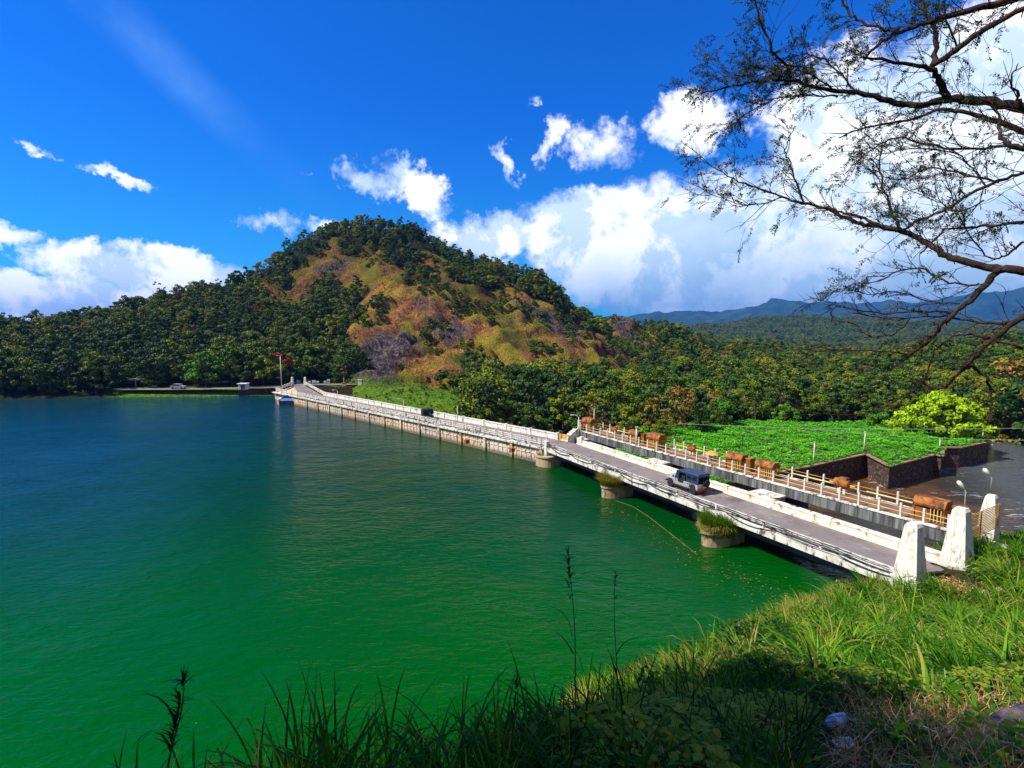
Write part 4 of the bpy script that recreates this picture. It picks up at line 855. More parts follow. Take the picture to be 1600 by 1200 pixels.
    mm.bar((1.02, -.7, 1.06), (1.02, .7, 1.06), .06, .08); mm.bar((.72, -.7, 1.77), (.72, .7, 1.77), .06, .06); mm.build('windshield_frame', SILVER, o)
    mm = MB(); mm.add([(1.01, -.66, 1.1), (1.01, .66, 1.1), (.74, .66, 1.74), (.74, -.66, 1.74)], [(0, 1, 2, 3)]); mm.build('windshield', DARKG, o)
    mm = MB(); mm.box((.15, .34, .85), (.5, .45, .16)); mm.box((-.08, .34, 1.15), (.12, .45, .55)); mm.build('seat', SEATM, o, bevel=.02)
    mm = MB(); mm.box((.15, -.34, .85), (.5, .45, .16)); mm.box((-.08, -.34, 1.15), (.12, .45, .55)); mm.build('seat', SEATM, o, bevel=.02)
    mm = MB(); mm.box((-1.05, .5, .80), (1.2, .3, .2)); mm.box((-1.05, -.5, .80), (1.2, .3, .2)); mm.build('bench', SEATM, o)
    mm = MB(); mm.box((-1.92, 0, .50), (.12, 1.45, .16)); mm.box((-1.83, .4, .5), (.16, .1, .08)); mm.box((-1.83, -.4, .5), (.16, .1, .08)); mm.build('rear_bumper', MAROON, o, bevel=.01)
    mm = MB(); mm.box((2.12, 0, .52), (.12, 1.35, .14)); mm.build('front_bumper', SEATM, o, bevel=.01)
    mm = MB(); mm.box((-1.83, -.12, .72), (.02, .42, .12)); mm.build('number_plate', SIGNW, o)
    mm = MB(); mm.box((.1, 0, .40), (3.4, .5, .14)); mm.build('chassis', SEATM, o)
    for sd_ in (-1, 1):
        mm = MB(); mm.bar((.95, sd_*.74, 1.15), (.93, sd_*.92, 1.2), .03, .03); mm.box((.92, sd_*.96, 1.22), (.04, .14, .2)); mm.build('mirror', SEATM, o)
        mm = MB(); mm.bar((-.7, sd_*.80, .42), (1.0, sd_*.80, .42), .18, .04); mm.build('running_board', SEATM, o)
        for x in (-1.22, 1.48): wheel(o, (x, sd_*.68, .37), .37, .2)
    wheel(o, (-1.90, -.30, 1.05), .34, .19, 'spare_wheel', 'X')
    mm = MB(); mm.lathe([(.19, 0), (.19, .03)], c=(.62, .34, 1.12), n=14, M=Matrix.Rotation(1.1, 3, 'Y')); mm.build('steering_wheel', SEATM, o)
    return o
jr = (PX(1046, 758, 2.35)-PX(1081, 770, 2.35))
rzj = math.atan2(d1.y, d1.x)
sJ = (PX(1072, 768, 2.35)-A).dot(d1)
q = Q1(sJ+.3, 2.45, 2.35)
jeep('silver jeep with navy hard top and rear spare wheel on the bridge road', tuple(q), rzj)
def rickshaw(label, loc, rz):
    o = thing('auto_rickshaw', label, 'rickshaw', loc, rz)
    BLK = pm('rickshaw_black', [(.3, (.012, .014, .012)), (.7, (.03, .035, .03))], 4, rough=.4)
    mm = MB(); mm.extrude_xz([(-1.15, .35), (.55, .30), (.75, .5), (.62, .85), (.05, .42), (-.25, .45), (-.35, .8), (-1.15, .85)], -.6, .6); mm.build('body', BLK, o, bevel=.03)
    mm = MB(); mm.box((1.0, 0, .75), (.5, .62, .75), tx=(.5, .8)); mm.build('nose', BLK, o, bevel=.06)
    mm = MB(); mm.extrude_xz([(-1.2, .85), (-1.12, 1.6), (-.95, 1.72), (.55, 1.72), (.62, 1.62), (.55, 1.60), (-.35, 1.6), (-.45, .85)], -.62, .62); mm.build('canopy', BLK, o, bevel=.03)
    mm = MB(); mm.add([(.98, -.5, 1.05), (.98, .5, 1.05), (.66, .5, 1.62), (.66, -.5, 1.62)], [(0, 1, 2, 3)]); mm.build('windshield', DARKG, o)
    mm = MB()
    for y in (-.52, .52): mm.bar((1.0, y, .95), (.64, y, 1.66), .05, .05)
    mm.build('windshield_frame', BLK, o)
    mm = MB(); mm.box((-.3, 0, .62), (.5, 1.0, .14)); mm.build('seat', SEATM, o)
    mm = MB(); mm.lathe([(.09, 0), (.09, .05)], c=(1.24, 0, .85), n=10, M=Matrix.Rotation(math.pi/2, 3, 'Y')); mm.build('headlight', GLASSW, o)
    wheel(o, (-.85, -.55, .23), .23, .11); wheel(o, (-.85, .55, .23), .23, .11); wheel(o, (1.12, 0, .23), .23, .11)
    return o
v = PX(666, 655, 2.35)-B; q = Q2(v.dot(d2), 2.5, 2.35); q = Vector((q.x, q.y, 2.35))
rickshaw('small black auto rickshaw driving along the middle of the dam road', tuple(q), math.atan2(-d2.y, -d2.x))
# ---- moored barge at the dam's far end
P = PX(447, 633, 0); q0 = PX(435, 634, 0); q1 = PX(462, 633, 0); wdt = (q1-q0).length
bt = thing('barge', 'small dark barge with blue cover moored at the far end of the dam', 'boat', (P.x, P.y+1.2, 0), 0)
mm = MB(); mm.box((0, 0, .42), (wdt*.92, 2.4, 1.05)); mm.build('hull', pm('black_hull', [(.3, (.01, .011, .018)), (.7, (.03, .03, .045))], 2), bt, bevel=.05)
mm = MB(); mm.add([(-wdt*.45, -1.22, 1.0), (wdt*.45, -1.22, 1.0), (wdt*.40, .6, 1.9), (-wdt*.40, .6, 1.9)], [(0, 1, 2, 3)]); mm.box((0, 0, .98), (wdt*.94, 2.5, .06)); mm.build('tarpaulin', BLUEP, bt)
mm = MB(); arc = [(math.cos(math.pi*i/10)*wdt*.36, math.sin(math.pi*i/10)*.7+1.5) for i in range(11)]; mm.extrude_xz(arc, -.2, 1.2); mm.build('cabin_roof', SEATM, bt)
mm = MB(); mm.box((-wdt*.5, 0, .6), (.5, 2.5, 1.6)); mm.box((wdt*.47, -.2, 1.3), (.15, 2.0, 1.0)); mm.build('end_frame', WALLW, bt, bevel=.03)

# ================================================================ FAR SHORE
def post(px, py, top_py, z, r, label, name='lamp_post', arm=False, mat_=POLE, cat='post', group=None):
    P = PX(px, py, z); h = (py-top_py)/FPX*P.y; o = thing(name, label, cat, tuple(P), group=group)
    mm = MB(); mm.tube([(0, 0, -.3), (0, 0, h)], [r, r*.75], 8); mm.build('pole', mat_, o, smooth=True)
    if arm: mm = MB(); mm.tube([(0, 0, h-.05), (-.3, 0, h+.25), (-.75, 0, h+.3)], r*.6, 6); mm.box((-.9, 0, h+.28), (.45, .16, .1)); mm.build('lamp_head', GLASSW, o)
    else: mm = MB(); mm.box((0, 0, h+.03), (r*2.6, r*2.6, .07)); mm.build('pole_cap', mat_, o)
    return o
post(440, 603, 556, 2.3, .13, 'tall pale pole rising from the far shore beside the red leaved tree', 'light_pole', cat='pole')
post(491, 622, 611, 2.3, .06, 'short lamp post on the dam parapet nearest the far shore', arm=True, cat='lamp post')
post(528, 630, 611, 2.3, .06, 'lamp post on the dam parapet in front of the dark gap in the grass slope', arm=True, cat='lamp post')
post(631, 646, 625, 2.3, .06, 'lamp post on the dam parapet just left of the black rickshaw', arm=True, cat='lamp post')
post(715, 660, 634, 2.3, .06, 'pale post on the dam parapet right of the black rickshaw', cat='post')
post(904, 674, 651, 3.6, .06, 'lamp with bent arm at the far end of the walkway', arm=True, cat='lamp post')
post(928, 668, 639, 3.6, .07, 'tall pale pole behind the farthest hoist housing', cat='pole')
post(994, 696, 667, 3.6, .11, 'thick white post taller than the walkway railing', cat='post')
for px, a, b_, lab in ((457, 602, 590, 'white tapered pillar at the left of the far causeway entrance'), (477, 602, 590, 'white tapered pillar at the right of the far causeway entrance')):
    P = PX(px, a, 2.3); h = (a-b_)/FPX*P.y; o = thing('entrance_pillar', lab, 'pillar', tuple(P)); mm = MB(); mm.box((0, 0, h/2), (.8, .8, h), taper=.6); mm.build('shaft', WALLW, o); mm = MB(); mm.box((0, 0, h+.08), (.55, .55, .2), taper=.6); mm.build('cap', WALLW, o)
# shore road
a_ = MB(); rp_ = [PX(186, 609, 1.75), PX(300, 608.5, 1.75), PX(425, 606, 2.0), PX(462, 601.5, 2.25), PX(560, 601, 2.3), PX(606, 602, 2.4)]
vs = []; fs = []
for q in rp_: vs += [(q.x, q.y-.3, q.z), (q.x, q.y+3.2, q.z+.02)]
for i in range(len(rp_)-1): fs.append((2*i, 2*i+2, 2*i+3, 2*i+1))
a_.add(vs, fs); tag(a_.build('path', pm('pale_track', [(.3, (.14, .12, .09)), (.7, (.26, .23, .18))], .6, rough=1)), kind='structure')
sw = thing('shore_wall', 'dark stone retaining wall at the water edge between kiosk and causeway', 'wall', tuple(PX(400, 617, 0)))
mm = MB(); A0, A1, A2 = PX(374, 618, 0), PX(428, 616, 0), PX(445, 606, 1.2); mm.bar((A0.x, A0.y, .3), (A1.x, A1.y, .3), 1.0, 3.3); mm.build('wall', STONE, sw, world=True)
mm = MB(); mm.bar((A0.x, A0.y, 2.02), (A1.x, A1.y, 2.02), 1.15, .12); mm.build('coping', CONC, sw, world=True)
P = PX(381, 608.5, 2.0); ks = thing('kiosk', 'small white and blue kiosk on the far shore road', 'kiosk', tuple(P))
mm = MB(); mm.box((0, 0, .75), (2.0, 1.6, 1.5)); mm.build('walls', WALLW, ks, bevel=.02)
mm = MB(); mm.box((.15, -.82, .7), (1.1, .05, 1.1)); mm.build('shutter', BLUEP, ks)
mm = MB(); mm.box((0, -.1, 1.58), (2.5, 2.1, .14)); mm.build('roof', WALLW, ks)
P = PX(199, 601, 2.2); sh = thing('shelter', 'pale flat roofed shelter half hidden under trees at the left end of the shore road', 'shelter', tuple(P))
mm = MB(); mm.box((0, 0, 1.5), (8.5, 4.5, .2), tx=(.75, .5)); mm.build('roof', pm('thatch', [(.3, (.30, .27, .20)), (.7, (.48, .44, .34))], 1), sh)
mm = MB()
for x in (-3.5, 3.5):
    for y in (-1.5, 1.5): mm.box((x, y, .6), (.2, .2, 1.7))
mm.build('posts', POLE, sh)
# parked car on the shore road
P = PX(279, 607.5, 1.8); cr = thing('parked_car', 'small pale car parked on the far shore road under the trees', 'car', tuple(P), .05)
mm = MB(); mm.extrude_xz([(-1.8, .3), (1.8, .3), (1.85, .7), (1.0, .85), (.5, 1.35), (-.9, 1.38), (-1.4, .9), (-1.85, .8)], -.75, .75); mm.build('body', pm('grey_car', [(.3, (.25, .26, .27)), (.7, (.4, .41, .42))], 2, rough=.3), cr, bevel=.05)
mm = MB(); mm.extrude_xz([(-1.2, .92), (.82, .9), (.45, 1.28), (-.85, 1.3)], -.76, .76); mm.build('windows', DARKG, cr)
for x in (-1.15, 1.15):
    for y in (-.68, .68): wheel(cr, (x, y, .3), .3, .18)
# notice boards by the causeway
for px, py, w_, h_, z_, lab, mt in ((467, 596, 1.1, .8, 1.2, 'blue notice board between the two far causeway pillars', BLUEP), (483.5, 596.5, .75, .5, .9, 'small white board just right of the far causeway pillar', SIGNW), (490.5, 596, 1.0, .75, 1.0, 'larger greenish white board, second in the row right of the causeway', SIGNW),
   (496.5, 596.5, .75, .5, .9, 'small white board, third in the row right of the causeway', SIGNW), (508, 596.5, .65, .6, .9, 'narrow white board left of the tall blue and white board', SIGNW), (513.5, 595.5, .85, 1.1, 1.1, 'tall blue and white board at the right end of the row', SIGNW)):
    P = PX(px, 602.5, 2.25); h0 = (602.5-py)/FPX*P.y; o = thing('notice_board', lab, 'sign', tuple(P), .1)
    mm = MB(); mm.box((0, 0, h0), (w_, .06, h_)); mm.build('board', mt, o); mm = MB()
    for x in (-w_*.4, w_*.4): mm.box((x, .05, h0/2), (.06, .06, h0))
    mm.build('legs', POLE, o)
    if px > 512: mm = MB(); mm.box((0, -.04, h0-.1), (w_*.8, .02, h_*.25)); mm.build('blue_band', BLUEP, o)
P = PX(538, 602, 2.3); o = thing('red_marker', 'red and white marker post at the top of the grass slope', 'marker', tuple(P)); mm = MB(); mm.box((0, 0, .5), (1.1, .5, .5)); mm.build('red_block', REDP, o, bevel=.05); mm = MB(); mm.box((-.1, 0, 1.3), (.12, .12, 1.7)); mm.build('pole', POLE, o)
P = PX(563, 602, 2.3); o = thing('marker_box', 'plain white cabinet at the end of the shore track by the rock face', 'cabinet', tuple(P)); mm = MB(); mm.box((0, 0, .7), (1.0, .7, 1.5)); mm.build('box', WALLW, o, bevel=.04); mm = MB(); mm.box((0, 0, 1.5), (1.2, .9, .1)); mm.build('lid', WALLW, o)
# retaining wall below the shore track where it passes the dam
mm = MB(); a, b_ = PX(480, 604.5, 2.2), PX(550, 603.5, 2.3); mm.bar(a-Vector((0, 0, 1.2)), b_-Vector((0, 0, 1.2)), .6, 2.3); tag(mm.build('track_wall', STONE), 'dark retaining wall carrying the shore track above the grass slope', 'wall')

# ================================================================ GARDEN TERRACE, RETAINING WALLS
GZ0 = -.8
gp_px = [(918, 706), (1040, 738), (1132, 757), (1195, 742), (1266, 728), (1353, 709), (1390, 728), (1460, 710), (1471, 712), (1474, 699), (1500, 699), (1545, 690)]
gpt = [PX(a, b_, GZ0) for a, b_ in gp_px]
back = [(92, 100), (70, 99), (60, 99), (45, 100), (36, 97), (20, 93), (8, 84)]
plan = [(v.x, v.y) for v in gpt]+back
tw = thing('terrace', 'flat garden terrace held by dark stone retaining walls above the river', 'terrace', (gpt[5].x, gpt[5].y, -4))
mm = MB(); mm.prism(plan, -7, GZ0-.05); mm.build('retaining_wall', STONE, tw, world=True)
mm = MB()
for i in range(3, len(gpt)-1): mm.bar(gpt[i]+Vector((0, 0, .0)), gpt[i+1]+Vector((0, 0, .0)), .55, .16)
mm.build('coping', pm('ochre_coping', [(.3, (.20, .11, .06)), (.6, (.36, .22, .13))], 1.2, bump=.3), tw, world=True)
for px, a, b_, lab, mt in ((1271, 724, 690, 'thin pale post at the near left corner of the garden', POLE), (1350, 705, 674, 'thin pale post at the peak of the garden wall', POLE), (1160, 700, 680, 'thin black post standing in the middle of the green garden', SEATM), (1468, 700, 686, 'short pale post in the notch of the garden wall', POLE), (1535, 688, 665, 'thick pale post at the far right end of the stone wall', POLE)):
    post(px, a, b_, GZ0, .09, lab, 'garden_post', mat_=mt, cat='post')
# garden plants
from itertools import accumulate
def scatter_poly(poly, n):
    P = np.array(poly); lo = P.min(0); hi = P.max(0); out = []
    while sum(len(o_) for o_ in out) < n:
        q = lo+(hi-lo)*R.random((n*3, 2)); ins = inpoly(q[:, 0], q[:, 1], [tuple(v) for v in P]); out.append(q[ins])
    return np.concatenate(out)[:n]
q = scatter_poly(plan, 5200)
clump_h = .35+.35*np.clip(fbm(q[:, 0]/1.6, q[:, 1]/1.6, 2)+.5, 0, 1.2)
cs = []; tt_ = []
for k in range(22):
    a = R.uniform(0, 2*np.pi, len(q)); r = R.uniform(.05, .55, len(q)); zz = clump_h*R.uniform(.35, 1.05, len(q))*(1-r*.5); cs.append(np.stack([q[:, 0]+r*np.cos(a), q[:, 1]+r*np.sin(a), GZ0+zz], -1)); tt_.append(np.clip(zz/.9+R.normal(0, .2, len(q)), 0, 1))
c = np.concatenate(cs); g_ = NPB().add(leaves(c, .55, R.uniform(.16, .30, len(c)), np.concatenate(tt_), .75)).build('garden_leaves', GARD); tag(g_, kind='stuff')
g_['label'] = 'dense bright green leafy garden crop covering the terrace'
# overhead wires across the valley
for i, (pa, pb, za, lab) in enumerate((((1060, 662), (1640, 668), 4.5, 'upper pale overhead wire crossing above the green garden'), ((1240, 668), (1640, 688), 2.6, 'lower pale overhead wire crossing in front of the yellow green tree'))):
    a, b_ = PD(*pa, 76), PD(*pb, 76); n = 14; w_ = MB(); w_.tube([a.lerp(b_, k/n)-Vector((0, 0, .5*4*(k/n)*(1-k/n))) for k in range(n+1)], .022, 5); tag(w_.build('overhead_wire', POLE), lab, 'wire')
# ================================================================ TREES
def leaf_mat(name, stops, tstops=None, transl=.15):
    m = bpy.data.materials.new(name); m.use_nodes = True; t = NT(m.node_tree); o = t.new('ShaderNodeOutputMaterial')
    at = t.new('ShaderNodeAttribute', attribute_name='tint'); oi = t.new('ShaderNodeObjectInfo')
    c = t.ramp(oi.outputs['Random'], stops)
    v = t.mr(at.outputs['Fac'], 0, 1, .5, 2.25, False); hs = t.new('ShaderNodeHueSaturation'); t.l.new(c, hs.inputs['Color']); t.l.new(v, hs.inputs['Value'])
    t.l.new(t.mr(at.outputs['Fac'], 0, 1, .515, .485, False), hs.inputs['Hue']); hs.inputs['Saturation'].default_value = 1.08
    p = t.new('ShaderNodeBsdfPrincipled'); t.l.new(hs.outputs[0], p.inputs['Base Color']); p.inputs['Roughness'].default_value = .6; p.inputs['Specular IOR Level'].default_value = .22
    t.l.new(p.outputs[0], o.inputs[0]); MATS[name] = m; return m
FOL = leaf_mat('forest_leaves', [(0, (.018, .046, .008)), (.22, (.030, .070, .008)), (.42, (.050, .092, .009)), (.6, (.074, .112, .010)), (.78, (.105, .135, .012)), (.93, (.150, .165, .014)), (.975, (.13, .095, .020)), (1, (.15, .07, .02))])
FOLD = leaf_mat('dark_forest_leaves', [(0, (.014, .036, .007)), (.5, (.028, .060, .009)), (1, (.050, .085, .014))])
FOLO = leaf_mat('olive_forest_leaves', [(0, (.048, .088, .008)), (.5, (.080, .112, .010)), (.93, (.125, .140, .014)), (1, (.14, .085, .025))])
FOLY = leaf_mat('yellow_green_leaves', [(0, (.14, .25, .012)), (1, (.20, .30, .015))])
FOLR = leaf_mat('rust_red_leaves', [(0, (.20, .03, .012)), (1, (.26, .06, .02))])
FOLB = leaf_mat('brown_leaves', [(0, (.12, .075, .016)), (1, (.17, .11, .025))])
FOLG = leaf_mat('fresh_green_leaves', [(0, (.04, .13, .012)), (1, (.07, .17, .015))])
FOLP = leaf_mat('sparse_purple_leaves', [(0, (.06, .05, .05)), (1, (.09, .06, .07))])
def crown_np(h, w, ncl, per, leaf, base=.28, flat=1.0, sparse=1.0, rr=(.75, 1.35)):
    """clumps of leaf faces through an uneven volume"""
    V = []; T = []
    for k in range(ncl):
        u = rnd.random(); th = rnd.uniform(0, 2*math.pi); zz = base+(1-base)*(rnd.random()**.8)
        prof = math.sin(min(1, (zz-base)/(1-base)*.86+.14)*math.pi)**.55*(1 if flat >= 1 else flat)
        r = w/2*prof*math.sqrt(rnd.uniform(.15, 1.0)); c = np.array([r*math.cos(th), r*math.sin(th), zz*h]); cr = rnd.uniform(*rr)*w/6.5
        n = int(per*rnd.uniform(.6, 1.3)); d = R.normal(size=(n, 3)); d[:, 2] = d[:, 2]*.8+.35; d /= np.linalg.norm(d, axis=1)[:, None]
        rad_ = cr*R.uniform(.55, 1.12, n)[:, None]; P = c+d*rad_*np.array([1, 1, .72])
        nrm = d+R.normal(size=(n, 3))*.55; nrm /= np.linalg.norm(nrm, axis=1)[:, None]
        a = np.cross(nrm, R.normal(size=(n, 3))); a /= np.linalg.norm(a, axis=1)[:, None]; b = np.cross(nrm, a); s = leaf*R.uniform(.55, 1.3, n)[:, None]
        q = np.stack([P-a*s*.62, P-b*s*.36, P+a*s*.62, P+b*s*.36], 1); V.append(q.reshape(-1, 3)); cl = rnd.gauss(0, .16)
        T.append(np.repeat(np.clip(R.normal(.5, .2, n)+cl, 0, 1), 4))
    V = np.concatenate(V); T = np.concatenate(T); F_ = np.arange(len(V)).reshape(-1, 4); return V, F_, T
def trunk_mb(h, w, lean=0, limbs=6, r0=.2):
    m = MB(); tp = Vector((lean, 0, h*.55)); m.tube([(0, 0, -1.2), (lean*.2, .05, h*.18), (lean*.6, -.05, h*.4), tp, (lean*1.1, 0, h*.8)], [r0*1.25, r0, r0*.75, r0*.55, r0*.15], 7)
    for i in range(limbs):
        a = 2*math.pi*i/limbs+rnd.uniform(-.4, .4); z0 = h*rnd.uniform(.25, .5); e = Vector((math.cos(a)*w*.36, math.sin(a)*w*.36, h*rnd.uniform(.55, .85)))
        s_ = Vector((lean*z0/h, 0, z0)); m.tube([s_, s_.lerp(e, .5)+Vector((0, 0, -.15)), e], [r0*.5, r0*.32, r0*.08], 5)
    return m
class TreeKind: pass
KINDS = {}
def kind(key, h, w, ncl, per, leaf, mat_, **kw):
    k = TreeKind(); k.h = h; k.w = w; tk = dict(limbs=kw.pop('limbs', 6), lean=kw.pop('lean', rnd.uniform(-.4, .4)), r0=kw.pop('r0', .18))
    k.cdat = crown_np(h, w, ncl, per, leaf, **kw); k.mat = mat_; k.tr = trunk_mb(h, w, **tk); k.first = None; KINDS[key] = k; return k
for i in range(6): kind('broad%d' % i, rnd.uniform(7.0, 9.0), rnd.uniform(5.6, 8.0), 26, 130, .37, (FOL, FOL, FOLD, FOLD, FOLO, FOLO)[i], base=rnd.uniform(.10, .32), rr=((.75, 1.35), (.5, 1.0), (.7, 1.2), (.45, .9), (.6, 1.1), (.5, .9))[i])
for i in range(2): kind('tall%d' % i, 10.5, 4.6, 22, 130, .36, (FOL, FOLD)[i], base=.12)
for i in range(2): kind('layer%d' % i, 7.5, 8.5, 24, 130, .39, (FOLO, FOL)[i], base=.42, rr=(.6, 1.0))
kind('shrub0', 2.6, 3.6, 12, 80, .36, FOL, base=.05, limbs=3, r0=.06); kind('shrub1', 2.0, 3.0, 10, 80, .32, FOL, base=.05, limbs=3, r0=.06)
NAMES = {'b': ('broadleaf_tree', 'tree'), 't': ('slender_tree', 'tree'), 'l': ('spreading_tree', 'tree'), 's': ('shrub', 'shrub')}
def plant(key, loc, sc, rz, label, cat='tree', name=None, group=None, mat_=None):
    k = KINDS[key]; nm = name or NAMES[key[0]][0]
    if k.first is None:
        root = thing(nm, label, cat, loc, rz, group); cr_ = mesh_np('crown', k.cdat[0], k.cdat[1], k.mat, root, attrs={'tint': k.cdat[2]}); tr_ = k.tr.build('trunk', BARK, root); k.first = (root, cr_, tr_)
        root.scale = (sc,)*3; return root
    root = thing(nm, label, cat, loc, rz, group); root.scale = (sc,)*3
    for c in k.first[1:]:
        d_ = c.copy(); COL.objects.link(d_); d_.parent = root
    return root
def sz_(b): return .62+.42*b+.42*b**6
# candidate sites over the slopes
step = 3.3
gx, gy = np.meshgrid(np.arange(-255, 330, step), np.arange(96, 345, step)); gx = gx.ravel()+R.uniform(-1.5, 1.5, gx.size); gy = gy.ravel()+R.uniform(-1.5, 1.5, gy.size)
gz = hz(gx, gy); px_, py_, f_ = proj(np.stack([gx, gy, gz], -1)); pt_ = proj(np.stack([gx, gy, gz+7], -1))[1]
rk_ = gridlook(RMs, gx, gy); lw_ = gridlook(lawnm.reshape(ny, nx), gx, gy)
ok = (px_ > -70) & (px_ < 1680)
left = gx < -58; ok &= ~(left & (gz < .5)); ok &= ~((gx >= 40) & (gz < -4.2) & (gy < 116)); ok &= (lw_ < .1)
def seg_d(x, y, a, b):
    ex, ey = b[0]-a[0], b[1]-a[1]; tt = np.clip(((x-a[0])*ex+(y-a[1])*ey)/(ex*ex+ey*ey), 0, 1); return np.hypot(x-a[0]-tt*ex, y-a[1]-tt*ey)
cd_ = seg_d(gx, gy, Q2(0, 2.5, 0), Q2(L2+3, 2.5, 0)); side_ = (gx-Q2(0, 0, 0).x)*n2v.x+(gy-Q2(0, 0, 0).y)*n2v.y
ok &= ~((cd_ < 6.5) | ((side_ < 5) & (gx > -62)))
for i in range(len(rp_)-1): ok &= seg_d(gx, gy, rp_[i], rp_[i+1]) > 5.2
ok &= seg_d(gx, gy, T1, G) > 8.5; ok &= seg_d(gx, gy, T2, rp_[-2]) > 6.5; ok &= np.hypot(gx-G.x-3, gy-G.y-3) > 12
ok &= ~inpoly(gx, gy, [tuple(v) for v in [(a*1.0, b*1.0) for a, b in plan]])
ok &= ~((px_ > 478) & (px_ < 738) & (gy < 150))
ok &= (gy > 101) | (gx > 88) | (gx < 12)
sizef = np.interp(gy, [110, 150, 200, 280], [1.12, .98, .72, .60]); sizef = np.where((gx > 10), np.interp(gy, [90, 130, 200, 300], [.95, .85, .75, .72]), sizef)
# spacing: drop sites so crowns overlap but do not pile up
keepp = np.clip((3.3/(sizef*4.0))**2*1.75, 0, 1); rockp = np.where(rk_ > .75, .035, np.where(rk_ > .35, .16, 1.0)); ok &= R.random(gx.size) < keepp*rockp
# visible from around the camera: not sunk far behind a nearer slope
order = np.argsort(gy); minpy = np.full(300, 2000.); vis = np.zeros(gx.size, bool)
for i in order:
    b0 = int((px_[i]+100)//8)
    if 0 <= b0 < 300:
        if ok[i] and pt_[i] < minpy[b0]+10: vis[i] = True
        if ok[i] or rk_[i] > .3: minpy[b0] = min(minpy[b0], py_[i])
ok &= vis
idx = np.nonzero(ok)[0]
big = R.random(gx.size)
rank = idx[np.argsort(-(sizef[idx]*sz_(big[idx])/f_[idx]))]
NT_IND = 235
LM = [(0, 'left end of the shore'), (110, 'left of the shelter'), (215, 'above the shelter'), (290, 'behind the white car'), (365, 'above the kiosk'), (425, 'near the tall pale pole'), (505, 'above the notice boards'), (600, 'left of the rock face'),
      (700, 'beyond the grass slope'), (790, 'behind the middle dam'), (875, 'behind the dam bend'), (960, 'behind the stairs'), (1050, 'behind the farthest hoists'), (1130, 'left of the garden'), (1230, 'behind the garden middle'), (1330, 'behind the garden wall'), (1420, 'behind the yellow green tree'), (1520, 'right of the yellow green tree'), (3000, 'right edge beyond the river')]
used_lb = {}
def zone(i, k):
    form = {'b': 'rounded', 't': 'slender', 'l': 'flat topped'}[k[0]]
    lm = [n for q, n in LM if q <= px_[i]+60][-1] if px_[i] > -60 else LM[0][1]
    row = 'front row' if gy[i] < 112 or (gx[i] < -60 and gy[i] < 152) else 'second row' if gy[i] < 126 or (gx[i] < -60 and gy[i] < 160) else 'third row' if gy[i] < 142 or gx[i] < -60 else 'upper row'
    size_ = 'large ' if big[i] > .66 else 'mid sized ' if big[i] > .33 else 'small '
    return f'{size_}{form} tree, {row}, {lm}', 'trees above the left shore' if gx[i] < -60 else 'trees behind the dam' if px_[i] < 1000 else 'trees beyond the garden'
ORD = ['first', 'second', 'third', 'fourth', 'fifth', 'sixth', 'seventh', 'eighth', 'ninth', 'tenth', 'eleventh', 'twelfth', 'thirteenth', 'fourteenth', 'fifteenth', 'sixteenth', 'seventeenth', 'eighteenth', 'nineteenth', 'twentieth']
keys = ['broad0', 'broad1', 'broad2', 'broad3', 'broad4', 'broad5', 'tall0', 'tall1', 'layer0', 'layer1']
wts = [3, 3, 3, 3, 3, 3, 1, 1, 1.5, 1.5]
def wts_at(x, y):
    v = float(fbm(np.array(x/22.), np.array(y/22.), 3)); d = 1+6*max(0, -v-.05); o = 1+4*max(0, v-.12)
    return [3, 3, 2.5*d, 2.5*d, 1.6*o, 1.6*o, .8, .6*d, 1.0*o, 1.2]
def pick(i):
    if rk_[i] > .35: return rnd.choice(['shrub0', 'shrub1', 'broad1'])
    return rnd.choices(keys, wts)[0]
for i in rank[:NT_IND]:
    k_ = rnd.choices(keys, wts_at(gx[i], gy[i]))[0]; lb, gp_ = zone(i, k_)
    used_lb.setdefault(lb, []).append((float(px_[i]), plant(k_, (gx[i], gy[i], gz[i]-.2), sizef[i]*sz_(big[i]), rnd.uniform(0, 6.28), lb, group=gp_, name='forest_tree')))
for lb, l_ in used_lb.items():
    if len(l_) > 1:
        for j, (_, o_) in enumerate(sorted(l_, key=lambda q: q[0])): o_['label'] = lb+', '+ORD[min(j, 19)]+' from left'
# ---- particular trees
kind('yellow0', 10, 14, 95, 150, .50, FOLY, base=.10, r0=.3, rr=(.38, .62)); kind('red0', 8, 5, 20, 70, .42, FOLR, base=.45, rr=(.5, .9)); kind('brown0', 7.5, 8, 26, 70, .42, FOLB, base=.15, rr=(.55, .95)); kind('green0', 8.5, 9.0, 46, 150, .40, FOLG, base=.10, rr=(.55, .9)); kind('purple0', 7, 4.5, 9, 34, .36, FOLP, base=.5, rr=(.4, .7), limbs=9, r0=.14)
def at(px, py, Yd, dz=0): p = PD(px, py, Yd); p.z += dz; return tuple(p)
def ongr(px, Yd): x = (px-800)/FPX*Yd*1.0; return (x, Yd, float(hz(x, Yd))-.2)
plant('yellow0', at(1462, 705, 88), .98, .4, 'large bright yellow green tree with layered crown behind the stone walled garden', name='yellow_green_tree')
plant('red0', at(438, 600, 150), 1.12, 0, 'red leaved tree above the tall pale pole on the far shore', name='red_leaved_tree')
plant('green0', at(322, 604, 143), 1.08, 1, 'large rounded green tree standing alone by the far shore road', name='round_green_tree')
plant('brown0', at(1062, 672, 93), 1.0, 0, 'bush like tree with thin brown foliage behind the far hoist housings', name='brown_leaved_tree')
plant('brown0', at(1120, 668, 97), .7, 2, 'smaller brown leaved tree at the left corner of the green garden', name='brown_leaved_tree')
plant('brown0', at(1580, 672, 108), 1.9, 1.2, 'tall brown topped tree at the right edge beyond the river', name='brown_leaved_tree')
